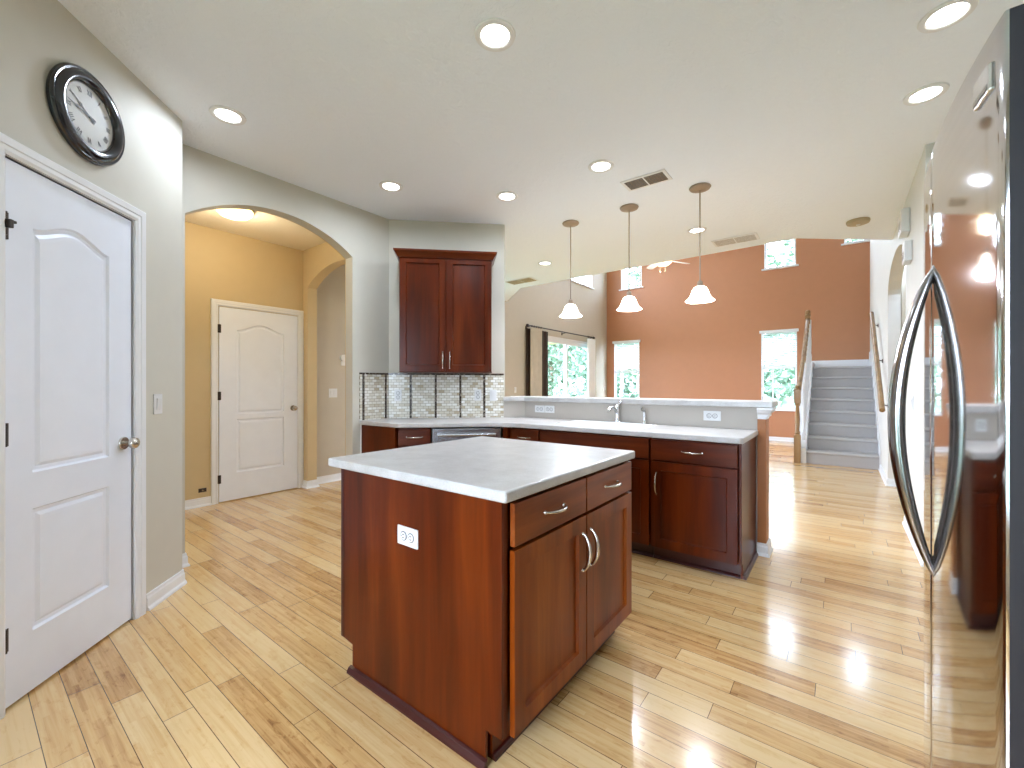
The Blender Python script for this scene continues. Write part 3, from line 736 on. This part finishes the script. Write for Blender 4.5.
MB().mould([(.576, .06), (.576, .585)], [(0, 0), (-.02, 0), (-.019, .008), (-.010, .02), (0, .024)]).build('shoe_molding', M['cherryd'], en)
ts = MB().mould([(0, .08), (.56, .08)], [(0, 0), (-.02, 0), (-.019, .008), (-.010, .018), (0, .02)])
ts.box(0, .56, .077, .0795, .02, .099).build('toe_kick', M['cherryd'], en)

# upper cabinet (front on x-y = -5.753)
uq = Vector((-3.241, 2.519))
uc = thing('upper_cabinet', 'two-door cherry wall cabinet with crown moulding on the angled wall', 'cabinet', (uq.x, uq.y, 0), 45)
UW = .858
MB().box(0, UW, .07, .328, 1.368, 2.455).box(0, .02, .021, .08, 1.368, 2.455).box(UW - .02, UW, .021, .08, 1.368, 2.455).build('carcass', M['cherry'], uc, .001)
md = .429
cdoor(uc, .004, md - .003, 1.374, 2.44, hx=md - .030, hz=1.478, st=.058); cdoor(uc, md + .003, UW - .004, 1.374, 2.44, hx=md + .034, hz=1.478, st=.058)
CRN = [(0, 2.425), (.012, 2.428), (.018, 2.44), (.036, 2.468), (.046, 2.478), (.048, 2.496), (0, 2.496)]
MB().mould([(0, .33), (0, .002), (UW, .002), (UW, .33)], [(-a, b) for a, b in CRN]).box(0, UW, .002, .33, 2.45, 2.49).build('crown_molding', M['cherryx'], uc, smooth=30)
MB().box(-.003, UW + .003, .004, .328, 1.362, 1.370).build('light_rail', M['cherry'], uc)

# backsplash: object axes local so the brick pattern follows the wall
bs = thing('tile_backsplash', 'cream mosaic tile backsplash with dark vertical strips under the wall cabinet', 'backsplash', (-3.571, 2.649, 0), 45)
BW = 1.150
BSD = MB().box(.004, BW, -.010, -.001, .9145, 1.345).build('tile_field', M['tile'], bs)
for u in (.216, .462, .708, .950): MB().box(u - .011, u + .011, -.014, -.0095, .9145, 1.345).build('accent_strip', M['strip'], bs)
MB().box(.0, BW, -.015, -.001, 1.345, 1.362).build('border_strip', M['strip'], bs)
bs2 = thing('tile_backsplash', 'short cream mosaic backsplash on the arch wall left of the corner', 'backsplash', (-3.579, 2.328, 0), 90)
MB().box(.0, .32, -.010, -.000, .9145, 1.345).build('tile_field', M['tile'], bs2)
for u in (.035, .285): MB().box(u - .011, u + .011, -.013, -.0095, .9145, 1.345).build('accent_strip', M['strip'], bs2)
MB().box(.0, .325, -.014, -.000, 1.345, 1.362).build('border_strip', M['strip'], bs2)
def dpos(X, Y, z, out=.010):
    s = ((X + 3.571) + (Y - 2.649)) * q7
    return (-3.571 + s * q7 + out * q7, 2.649 + s * q7 - out * q7, z)
plate('wall_outlet', 'white outlet on the backsplash below the left cabinet door', 'outlet', dpos(-3.505, 2.715, 1.143), 45)
plate('wall_outlet', 'white outlet on the backsplash under the right cabinet door', 'outlet', dpos(-2.945, 3.275, 1.143), 45)
plate('light_switch', 'white switch at the right end of the tiled backsplash', 'light switch', dpos(-2.835, 3.385, 1.140), 45, kind='switch')
plate('wall_outlet', 'white outlet on the half wall, left one of the adjoining pair', 'outlet', (-2.415, 3.619, 1.004), 0, .112, .07)
plate('wall_outlet', 'white outlet on the half wall, right one of the adjoining pair', 'outlet', (-2.298, 3.619, 1.004), 0, .112, .07)
plate('wall_outlet', 'white outlet alone near the open end of the half wall', 'outlet', (-.80, 3.619, 1.004), 0, .125, .075)
plate('light_switch', 'white switch on the beige wall left of the curtains', 'light switch', (X0, 6.93, 1.144), 90, kind='switch')
plate('light_switch', 'white switch on the beige wall between curtain and terracotta corner', 'light switch', (X0, 11.08, 1.16), 90, kind='switch')
plate('light_switch', 'white switch on the right wall seen between handle and wall', 'light switch', (RW, 4.70, 1.10), -90, kind='switch')

# ------------------------------------------------------------------ refrigerator
FH = 1.76
fg = thing('refrigerator', 'tall stainless side-by-side refrigerator at the right edge', 'refrigerator', (.157, 1.30, 0), -90 - 1.25)
# local x = -Y world; near door is at +x
def bowdoor(x0, x1, z0, z1, n=14):
    mb = MB(); vs = []; fs = []
    pts = []
    for i in range(n + 1):
        x = x0 + (x1 - x0) * i / n; y = .154 * x * x
        e = min(i, n - i)
        pts.append((x, y))
    pr = [(x0, .075)] + [(x0, pts[0][1] + .004), (x0 + .001, pts[0][1] + .001)] + [(x0 + .003 if i == 0 else (x1 - .003 if i == n else p_[0]), p_[1]) for i, p_ in enumerate(pts)] + [(x1 - .001, pts[-1][1] + .001), (x1, pts[-1][1] + .004), (x1, .075)]
    return mb.prism(pr, z0, z1)
fd = bowdoor(.003, .432, .06, FH - .008).build('door', M['fridge'], fg, smooth=30)
ff = bowdoor(-.452, -.003, .06, FH - .008).build('door', M['fridge'], fg, smooth=30)
for d_ in (fd, ff):
    d_.data.materials.append(M['fridgeside'])
    for p_ in d_.data.polygons:
        if abs(p_.normal.x) > .95: p_.material_index = 1
MB().box(-.445, .428, .08, .78, .03, FH - .02).build('cabinet_body', M['fridgeside'], fg, .004)
MB().box(-.44, .425, .05, .075, .008, .058).build('base_grille', M['slot'], fg)
for s in (-1, 1): MB().box(s * .405 - .02, s * .405 + .02, .085, .17, FH - .02, FH + .006).build('hinge_cover', M['fridgeside'], fg, .004)
def fhandle(x, par):
    n = 28; pts = []
    for i in range(n + 1):
        t = i / n; o = .154 * x * x - .062 * math.sin(PI * t) ** .85 + .004
        pts.append((x, o, .835 + .665 * t))
    MB().tube(pts, .017, .013, 14, up=(0, 1, 0), scale=lambda t: .35 + .75 * math.sin(PI * t) ** .6).build('handle', M['fridgehandle'], par, smooth=50)
fhandle(.022, fd); fhandle(-.022, ff)
bd = MB().box(.362, .432, -.004 + .154 * .155, .154 * .16 + .004, 1.652, 1.694)
bdg = MB().prism([(.334, 1.668), (.394, 1.668), (.394, 1.709), (.334, 1.709)], -.0045, .002, mp=lambda u, v, h: (u, h + .154 * u * u, v)).build('badge', M['nickel'], fd, .003)
MB().prism([(.338, 1.672), (.390, 1.672), (.390, 1.680), (.338, 1.680)], -.0052, -.004, mp=lambda u, v, h: (u, h + .154 * u * u, v)).build('badge_strip', M['fridgehandle'], bdg)

# ------------------------------------------------------------------ windows
def window(name, label, x0, x1, z0, z1, mp, mid=None, vb=None, left=.0):
    """mp(u, v, d): d>0 into the wall"""
    t = thing(name, label, 'window', (0, 0, 0), 0, kind='structure')
    g = MB(); fw_ = .04
    fr_ = MB().prism(rect(x0, x1, z0, z1), .05, .09, holes=[rect(x0 + fw_, x1 - fw_, z0 + fw_, z1 - fw_)], mp=mp)
    fo = fr_.build('window_frame', M['white'], t)
    if mid:
        MB().prism(rect(x0 + fw_, x1 - fw_, mid - .02, mid + .02), .045, .085, mp=mp).build('meeting_rail', M['white'], t)
    if vb: MB().prism(rect(vb - .012, vb + .012, z0 + fw_, (mid or z1) - .02), .055, .08, mp=mp).build('muntin', M['white'], t)
    MB().prism(rect(x0 + fw_ - .005, x1 - fw_ + .005, z0 + fw_ - .005, z1 - fw_ + .005), .066, .070, mp=mp).build('pane', M['glass'], t)
    MB().prism(rect(x0 - .05, x1 + .05, z0 - .03, z0 + .001), -.045, .05, mp=mp).build('sill', M['white'], t, .004)
    # painted white reveal
    rv = MB().prism(rect(x0 - .001, x1 + .001, z0 - .001, z1 + .001), .001, .139, holes=[rect(x0 + .012, x1 - .012, z0 + .012, z1 - .012)], mp=mp)
    rv.build('reveal', M['white'], t)
    return t
mpF = lambda u, v, h: (u, 11.2 + h, v)
window('window_1', 'tall narrow window at the left of the terracotta wall', -5.00, -4.28, .70, 2.42, mpF, mid=1.60)
window('window_2', 'tall window with half-drawn blind left of the stairs', -1.44, -.76, .70, 2.44, mpF, mid=1.63, vb=-1.22)
window('window_3', 'high small window above the left terracotta window', -4.80, -4.22, 3.86, 4.85, mpF, vb=-4.60)
window('window_4', 'high small window above the window left of the stairs', -1.38, -.78, 3.86, 4.85, mpF)
window('window_5', 'highest window sill tucked above the stairs', .05, .44, 4.15, 4.95, mpF)
window('window_6', 'high window on the beige wall above the curtains', 9.18, 10.3, 3.80, 4.75, lambda u, v, h: (X0 - h, u, v))
window('added_window_7', 'wide added high window above the middle of the terracotta wall', -3.7, -1.9, 4.50, 5.25, mpF)  # unseen, added to brighten the living room and put glare on the floor
window('added_window_8', 'added second high window on the beige wall, nearer the kitchen', 6.95, 8.75, 3.80, 4.75, lambda u, v, h: (X0 - h, u, v))  # out of view, put in for more daylight in the living room
window('added_window_9', 'added dining side window hidden behind the angled kitchen wall', 4.3, 6.1, .6, 2.4, lambda u, v, h: (X0 - h, u, v), mid=1.5)  # hidden opening added to let extra daylight in on this side
window('added_window_10', 'added daylight window in the wall behind the camera', -1.8, .0, .5, 2.35, lambda u, v, h: (u, -1.8 - h * .85, v))  # unseen window added so that daylight fills the kitchen
def blind(label, x0, x1, z0, z1):
    t = thing('window_blind', label, 'blind', ((x0 + x1) / 2, 11.2, 0), 0)
    w = (x1 - x0) / 2
    MB().box(-w - .03, w + .03, -.055, .0, z1 - .03, z1 + .03).build('valance', M['white'], t, .004)
    sl = MB(); n = int((z1 - .04 - z0) / .042)
    for i in range(n):
        z = z1 - .06 - i * .042; m = Matrix.Translation((0, .022, z)) @ Matrix.Rotation(R(28), 4, 'X')
        sl.box(-w + .015, w - .015, -.021, .021, -.001, .001, m)
    sl.build('slats', M['blind'], t)
    for s in (-.75, .75): MB().tube([(s * w, .0, z1), (s * w, .0, z0)], .0015, seg=5).build('cord', M['white'], t)
    MB().box(-w + .012, w - .012, .008, .036, z0 - .012, z0 + .008).build('bottom_rail', M['white'], t, .002)
blind('white slatted blind half lowered in the window left of the stairs', -1.44, -.76, 1.66, 2.44)
blind('white slatted blind half lowered in the left terracotta window', -5.00, -4.28, 1.64, 2.42)
# patio door in the left wall
pd = thing('door_3', 'white framed sliding patio door behind the living room curtains', 'door', (X0, 0, 0), 90, kind='structure')
fo = MB().prism(rect(7.72, 10.42, .02, 2.36), .03, .13, holes=[rect(7.78, 10.36, .06, 2.30)], mp=lambda u, v, h: (u, h, v)).build('door_frame', M['white'], pd)
for a, b, dd_ in ((7.78, 9.10, .04), (9.04, 10.36, .085)):
    l = MB().prism(rect(a, b, .06, 2.30), dd_, dd_ + .035, holes=[rect(a + .07, b - .07, .15, 2.22)], mp=lambda u, v, h: (u, h, v)).build('sliding_panel', M['white'], pd)
    MB().box(a + .06, b - .06, dd_ + .015, dd_ + .02, .14, 2.23).build('pane', M['glass'], l)
# curtains
def curtain(label, y0, y1, mat, x, zt=2.43, folds=7, amp=.042, thick=.006):
    t = thing('curtain', label, 'curtain', (X0 + x, y0, 0), 90); n = folds * 8; w = y1 - y0
    f1 = []; b1 = []
    for i in range(n + 1):
        u = w * i / n; y = -amp * math.sin(2 * PI * i / 8); f1.append((u, y)); b1.append((u, y + thick))
    MB().prism(f1 + b1[::-1], .02, zt).build('drape', M[mat], t, smooth=60)
    if x > .06:
        for i in range(folds): MB().lathe([(.0165, -.004), (.022, -.004), (.022, .004), (.0165, .004), (.0165, -.004)], (w * (i + .5) / folds, 0, .045 + zt), 'x', 14).build('ring', M['hinge'], t, smooth=40)
rod = thing('curtain_rod', 'dark curtain rod over the patio door', 'curtain rod', (X0 + .10, 7.25, 2.475), 90)
MB().tube([(0, 0, 0), (2.9, 0, 0)], .014, seg=12).build('pole', M['hinge'], rod, smooth=50)
for u in (-.03, 2.93): MB().lathe([(0, -.035), (.025, -.025), (.032, 0), (.025, .025), (0, .035)], (u, 0, 0), 'x', 16).build('finial', M['hinge'], rod, smooth=60)
for u in (.05, 1.5, 2.85): MB().tube([(u, .098, -.03), (u, .05, -.02), (u, 0, -.012)], .007, seg=8).box(u - .02, u + .02, .09, .099, -.06, .0).build('bracket', M['hinge'], rod)
curtain('beige curtain gathered at the left side of the patio door', 7.33, 7.76, 'drape', .10, folds=5)
curtain('dark brown curtain panel peeking out behind the beige one', 7.27, 8.10, 'draped', .032, folds=7, amp=.012)
curtain('pale curtain gathered at the right side of the patio door', 9.85, 10.28, 'drapew', .10, folds=5)

# ------------------------------------------------------------------ stairs
st = thing('staircase', 'grey carpeted staircase with oak rail and white balusters', 'staircase', (0, 8.30, 0), 0)
RZ, TR, NS = .2, .286, 8
SXL, SXR = -.445, RW - .002
for i in range(NS):
    y0 = i * TR; z1 = (i + 1) * RZ; zb = max(0, z1 - RZ - .01)
    ye = y0 + TR + .02 if i < NS - 1 else 2.88
    pr = [(y0, zb), (y0, z1 - .045)] + [(y0 - .020 + .022 - .022 * math.cos(a), z1 - .0225 + .0225 * math.sin(a)) for a in [(-PI / 2) + PI * k / 6 for k in range(7)]] if False else \
         [(y0, zb), (y0, z1 - .046)] + [(y0 - .012 - .012 * math.sin(PI * k / 6), z1 - .044 + .044 * k / 6) for k in range(7)] + [(ye, z1), (ye, zb)]
    MB().prism(pr, SXL + .005, SXR, mp=lambda u, v, h: (h, u, v)).build('step' if i < NS - 1 else 'landing', M['carpet'], st, smooth=40)
sl_ = RZ / TR
def zl(y): return RZ + y * sl_
# closed white stringer/curb on the open side
cur = MB().prism([(-.04, 0), (-.04, .24), (2.0, zl(2.0) + .09), (2.1, 1.70), (2.88, 1.70), (2.88, 0)], -.60, -.44, mp=lambda u, v, h: (h, u, v))
cur.build('stringer', M['white'], st, .004)
# balusters
for i in range(15):
    y = .14 + i * .138; z0 = zl(y) + .05; z1 = zl(y) + .89
    b_ = MB().box(-.503, -.459, y - .022, y + .022, z0, z0 + .13).lathe([(.016, .13), (.02, .15), (.013, .17), (.018, .34), (.013, .62), (.013, z1 - z0)], (-.481, y, z0), 'z', 10)
    b_.build('baluster', M['white'], st, smooth=40)
nw = MB().box(-.60, -.51, -.085, .005, 0, .44).lathe([(.045, .44), (.030, .46), (.040, .48), (.028, .52), (.036, .70), (.024, .90), (.040, .93), (.03, .95)], (-.555, -.04, 0), 'z', 20)
nw.box(-.60, -.51, -.085, .005, .95, 1.17).lathe([(.05, 1.17), (.05, 1.185), (.03, 1.195), (.038, 1.215), (.025, 1.24), (0, 1.245)], (-.555, -.04, 0), 'z', 20)
nw.build('newel_post', M['oak'], st, smooth=35)
n2 = MB().box(-.565, -.485, 2.02, 2.10, 1.55, 2.62).lathe([(.05, 2.62), (.05, 2.64), (.03, 2.65), (.045, 2.68), (.04, 2.72), (0, 2.74)], (-.525, 2.06, 0), 'z', 20)
n2.build('newel_post', M['oak'], st, smooth=35)
MB().tube([(-.545, -.03, 1.09), (-.53, 1.0, zl(1.0) + .90), (-.525, 2.05, zl(2.05) + .93)], .034, .030, 12, up=(0, 0, 1)).build('handrail', M['oak'], st, smooth=50)
MB().box(-.60, RW, 2.882, 2.896, 1.60, 1.76).box(RW - .014, RW - .001, 2.0, 2.895, 1.60, 1.90).build('landing_skirt', M['white'], st)
MB().prism([(-.05, 0), (-.05, .26), (2.1, zl(2.1) + .12), (2.1, 1.2), (.2, 0)], RW - .012, RW - .001, mp=lambda u, v, h: (h, u, v)).build('wall_skirt', M['white'], st)
hr = thing('wall_handrail', 'oak handrail fixed to the right wall of the stairs', 'handrail', (RW - .07, 0, 0), 0)
MB().tube([(0, 6.75, .945), (0, 6.80, .98), (0, 8.95, .98 + 2.15 * .655)], .028, .032, 12).build('rail', M['oak'], hr, smooth=50)
for y in (6.95, 7.85, 8.75):
    z = .98 + (y - 6.8) * .655
    MB().tube([(0, y, z - .03), (.01, y, z - .07), (.066, y, z - .09)], .007, seg=8).lathe([(.0, .06), (.028, .06), (.03, .07)], (0, y, z - .09), 'x', 14).build('bracket', M['hinge'], hr, smooth=40)

# ------------------------------------------------------------------ lights and ceiling fittings
GL = 'recessed ceiling lights'
def can(x, y, label, proto=None):
    t = thing('recessed_light', label, 'ceiling light', (x, y, ZC), 0, GL)
    MB().lathe([(.066, -.004), (.072, -.009), (.094, -.007), (.097, -.001), (.097, 0), (.066, 0)], seg=36).build('trim_ring', M['white'], t, smooth=40)
    MB().lathe([(0, -.006), (.06, -.006), (.067, -.004), (.067, 0)], seg=36).build('lens', M['can'], t)
    return t
CANS = [(-1.296, 1.563, 'recessed light directly above the island countertop'), (-2.978, 1.033, 'recessed light near the clock wall corner'),
        (-2.966, 2.224, 'recessed light in front of the hall arch'), (-2.318, 2.957, 'recessed light between wall cabinet and sink'),
        (-1.437, 2.983, 'recessed light just short of the ceiling vent'), (.375, 2.70, 'large recessed light nearest above the refrigerator'),
        (.38, 3.36, 'second recessed light above the refrigerator'), (-3.182, 4.894, 'recessed light left of the first pendant cord'),
        (-1.218, 4.836, 'recessed light behind the right pendant rod')]
def spot(x, y, z, watts, parent, color=(.73, .84, 1), size=.12, name='lamp'):
    l = bpy.data.lights.new(name, 'AREA'); l.shape = 'DISK'; l.size = size; l.spread = R(172); l.energy = watts; l.color = color
    o = bpy.data.objects.new(name, l); COL.objects.link(o); o.parent = parent; o.location = (x, y, z); return o
first = None
for x, y, lb in CANS:
    if first is None: first = can(x, y, lb); learn(first); t = first
    else: t = copy_tree(first, (x, y, ZC), lb)
    spot(0, 0, -.012, CAN_W, t)
# pendants
def pendant():
    t = thing('pendant_light', 'left pendant light with white bell glass over the sink counter', 'pendant light', (-2.186, 3.84, ZC), 0, 'pendant lights over the half wall')
    MB().lathe([(0, 0), (.082, 0), (.086, -.006), (.078, -.018), (.05, -.026), (.014, -.032), (0, -.034)]).build('canopy', M['bronze'], t, smooth=40)
    MB().tube([(0, 0, -.03), (0, 0, -.80)], .0055, seg=8).build('rod', M['bronze'], t, smooth=50)
    MB().lathe([(.008, -.78), (.02, -.79), (.022, -.815), (.034, -.825), (.034, -.838), (0, -.838)], seg=20).build('socket_cap', M['bronze'], t, smooth=40)
    MB().lathe([(.030, -.828), (.048, -.838), (.063, -.862), (.072, -.89), (.084, -.917), (.102, -.938), (.116, -.950), (.113, -.952), (.096, -.941), (.079, -.919), (.066, -.89), (.057, -.862), (.043, -.842), (.028, -.832)], seg=40).build('glass_shade', M['shade'], t, smooth=60)
    return t
pn = pendant(); learn(pn)
ps_ = [pn, copy_tree(pn, (-1.562, 3.83, ZC), 'middle pendant light with white bell glass over the sink counter'),
       copy_tree(pn, (-.934, 3.80, ZC), 'right pendant light with white bell glass over the sink counter')]
for t in ps_:
    l = bpy.data.lights.new('bulb', 'POINT'); l.energy = PEND_W; l.shadow_soft_size = .03; l.color = (.84, .88, 1)
    o = bpy.data.objects.new('bulb', l); COL.objects.link(o); o.parent = t; o.location = (0, 0, -.95)
# hall flush light
hl = thing('flush_ceiling_light', 'warm glowing dome light on the hall ceiling', 'ceiling light', (-4.45, 1.60, ZC - .016), 0)
MB().lathe([(.155, 0), (.165, -.01), (.16, -.022), (.15, -.024)], seg=36).build('base_ring', M['nickel'], hl, smooth=40)
MB().lathe([(.150, -.02), (.145, -.045), (.12, -.07), (.07, -.088), (0, -.094)], seg=36).build('glass_dome', M['hallglass'], hl, smooth=60)
l = bpy.data.lights.new('hall_bulb', 'POINT'); l.energy = 11; l.shadow_soft_size = .1; l.color = (1, .86, .62)
o = bpy.data.objects.new('hall_bulb', l); COL.objects.link(o); o.parent = hl; o.location = (0, 0, -.17)
# vents
def vent(name, label, x, y, w, h, rz=0, dark='grille', n=2):
    t = thing(name, label, 'air vent', (x, y, ZC), rz)
    MB().box(-w / 2, w / 2, -h / 2, h / 2, -.008, 0).build('frame', M['white'], t, .002)
    cell = (w - .04) / n
    for k in range(n):
        x0 = -w / 2 + .02 + k * cell + .006; x1 = x0 + cell - .012
        g = MB().box(x0, x1, -h / 2 + .025, h / 2 - .025, -.0095, -.008).build('grille', M[dark], t)
        s_ = MB(); m = 7
        for i in range(m): yy = -h / 2 + .035 + (h - .07) * i / (m - 1); s_.box(x0, x1, yy - .002, yy + .002, -.013, -.0095)
        s_.build('louvre', M['nickel'], g)
vent('ceiling_vent', 'white framed ceiling vent with two dark grilles beside the middle pendant', -1.248, 3.41, .36, .20, 0)
vent('ceiling_vent', 'pale return vent near the ceiling edge right of the pendants', -.955, 5.42, .46, .25, 0, 'white')
vent('ceiling_vent', 'dull ceiling vent close to the bulkhead on the left', -4.02, 5.50, .50, .26, 0, 'tanplastic')
sd = thing('smoke_detector', 'round cream smoke detector on the ceiling before the stairs', 'smoke detector', (.136, 5.54, ZC), 0)
MB().lathe([(0, 0), (.095, 0), (.097, -.012), (.09, -.03), (.06, -.04), (0, -.042)], seg=32).build('housing', M['tanplastic'], sd, smooth=40)
MB().lathe([(0, -.041), (.018, -.041), (.016, -.047), (0, -.047)], seg=16).build('test_button', M['plastic'], sd)
for nm_, lb, y, z, w, h, dp in (('door_chime', 'white chime box on the right wall, upper of the two boxes', 4.97, 2.63, .22, .20, .06), ('door_chime', 'white box on the right wall just below the chime', 4.82, 2.34, .18, .17, .05)):
    t = thing(nm_, lb, 'chime box', (RW, y, z), -90)
    MB().box(-w / 2, w / 2, -dp, 0, -h / 2, h / 2).build('cover', M['plastic'], t, .008)
    s_ = MB()
    for i in range(5): s_.box(-w * .35, w * .35, -dp - .002, -dp + .001, -h * .3 + i * h * .08 - .002, -h * .3 + i * h * .08 + .002)
    s_.build('slots', M['nickel'], t)
# ceiling fan
fn = thing('ceiling_fan', 'white ceiling fan with lit warm bowl beyond the ceiling edge', 'ceiling fan', (-2.80, 8.6, 0), 0)
MB().lathe([(0, ZH), (.07, ZH), (.065, ZH - .05), (.02, ZH - .07)], seg=24).build('canopy', M['white'], fn, smooth=40)
MB().tube([(0, 0, ZH - .06), (0, 0, 3.86)], .013, seg=10).build('downrod', M['white'], fn, smooth=50)
MB().lathe([(.02, 3.90), (.09, 3.89), (.12, 3.85), (.12, 3.80), (.09, 3.76), (.05, 3.74), (.05, 3.72)], seg=28).build('motor', M['white'], fn, smooth=40)
MB().lathe([(.06, 3.73), (.15, 3.72), (.17, 3.70), (.15, 3.66), (.09, 3.62), (0, 3.605)], seg=28).build('glass_bowl', M['fanglass'], fn, smooth=60)
for k in range(5):
    a = R(-10 + 72 * k); m = Matrix.Rotation(a, 4, 'Z') @ Matrix.Translation((0, 0, 3.725)) @ Matrix.Rotation(R(12), 4, 'X')
    bl = MB().prism([(.20, -.05), (.62, -.07), (.67, -.05), (.68, 0), (.67, .05), (.62, .07), (.20, .05)], 0, .007, mp=lambda u, v, h: tuple(m @ Vector((u, v, h)))).build('blade', M['white'], fn)
    MB().box(.09, .22, -.02, .02, -.004, .0, m).build('blade_arm', M['white'], bl)
for s in (-1, 1): MB().tube([(s * .05, -.04, 3.70), (s * .05, -.04, 3.50)], .002, seg=6).lathe([(0, 3.46), (.010, 3.47), (.012, 3.485), (.004, 3.51)], (s * .05, -.04, 0), 'z', 10).build('pull_chain', M['tanplastic'], fn)
l = bpy.data.lights.new('fan_bulb', 'POINT'); l.energy = 30; l.shadow_soft_size = .12; l.color = (1, .86, .68)
o = bpy.data.objects.new('fan_bulb', l); COL.objects.link(o); o.parent = fn; o.location = (0, 0, 3.54)

# ------------------------------------------------------------------ outside
struct('ground', MB().box(-45, 45, -40, 60, -.35, -.12), M['lawn'], 'sunny green lawn outside the windows', 'lawn')
struct('patio', MB().box(-9.2, -5.5, 6.5, 11.6, -.10, -.03), M['patio'], 'pale concrete patio outside the sliding door', 'patio')
struct('ceiling_patio', MB().box(-9.2, -5.36, 6.5, 12.4, 2.62, 2.75), M['lanai'], 'pale yellow ceiling over the patio', 'ceiling')

ps2 = thing('patio_screen', 'white screen frame posts around the patio', 'patio screen', (-9.1, 6.6, 0), 90)
for k in range(6): MB().box(k * 1.12 - .025, k * 1.12 + .025, -.025, .025, -.05, 2.62).build('post', M['white'], ps2)
MB().box(0, 5.6, -.02, .02, .85, .91).build('rail', M['white'], ps2)
def tree(label, x, y, h, r, seed, n=2600):
    rnd = random.Random(seed); t = thing('leafy_tree', label, 'tree', (x, y, -.12), 0, 'garden trees outside the windows')
    tr = MB().tube([(0, 0, 0), (.05, .02, h * .3), (-.04, .05, h * .55), (.02, 0, h * .8)], .16, seg=10, scale=lambda u: 1.2 - .8 * u)
    for k in range(5):
        a = rnd.random() * 6.28; tr.tube([(0, 0, h * .4), (math.cos(a) * r * .4, math.sin(a) * r * .4, h * .6), (math.cos(a) * r * .7, math.sin(a) * r * .7, h * .75)], .06, seg=6, scale=lambda u: 1 - .6 * u)
    tr.build('trunk', M['bark'], t, smooth=50)
    cl_ = [(rnd.uniform(-.6, .6) * r, rnd.uniform(-.6, .6) * r, h * (.16 + .76 * q / 13), r * rnd.uniform(.4, .62)) for q in range(14)]
    mb = MB()
    for i in range(n):
        cx, cy, cz, cr = rnd.choice(cl_); d = Vector((rnd.gauss(0, 1), rnd.gauss(0, 1), rnd.gauss(0, 1))).normalized() * cr * rnd.uniform(.6, 1.05)
        m = Matrix.Translation((cx + d.x, cy + d.y, max(.3, cz + d.z))) @ Matrix.Rotation(rnd.random() * 6.28, 4, Vector((rnd.gauss(0, 1), rnd.gauss(0, 1), rnd.gauss(0, 1))).normalized())
        s = rnd.uniform(.13, .25)
        mb.add([(-s, 0, 0), (-s * .3, s * .45, .03), (s, 0, 0), (-s * .3, -s * .45, .03)], [(0, 1, 2, 3)], m)
    mb.build('foliage', M['leaf'], t)
for i, (x, y, h, r, lb) in enumerate([(-12.2, 17.0, 5.5, 2.2, 'nearest tree just outside the patio screen'), (-15.5, 24.5, 8, 3.2, 'taller tree further back beyond the patio'),
        (-8.0, 21.5, 9, 2.9, 'tall tree outside the left terracotta window'), (-1.2, 20.0, 9, 2.8, 'tall tree outside the window left of the stairs')]):
    tree(lb, x, y, h, r, i + 3)
def treeline():
    rnd = random.Random(9); mb = MB(); P_ = [(-34, 16), (-26, 30), (-12, 38), (2, 40), (14, 36)]
    for i in range(7000):
        k = rnd.randrange(4); t = rnd.random(); x = P_[k][0] * (1 - t) + P_[k + 1][0] * t; y = P_[k][1] * (1 - t) + P_[k + 1][1] * t
        z = rnd.random() ** .8 * (6.5 + 2.2 * math.sin(x * .9) + 1.2 * math.sin(x * 2.3)); s_ = rnd.uniform(.35, .8)
        m = Matrix.Translation((x + rnd.gauss(0, .7), y + rnd.gauss(0, .7), z)) @ Matrix.Rotation(rnd.random() * 6.28, 4, Vector((rnd.gauss(0, 1), rnd.gauss(0, 1), rnd.gauss(0, 1))).normalized())
        mb.add([(-s_, 0, 0), (-s_ * .3, s_ * .5, .08), (s_, 0, 0), (-s_ * .3, -s_ * .5, .08)], [(0, 1, 2, 3)], m)
    tag(mb.build('treeline_foliage', M['leaf']), 'distant band of green trees at the end of the lawn', 'trees', kind='stuff')
treeline()
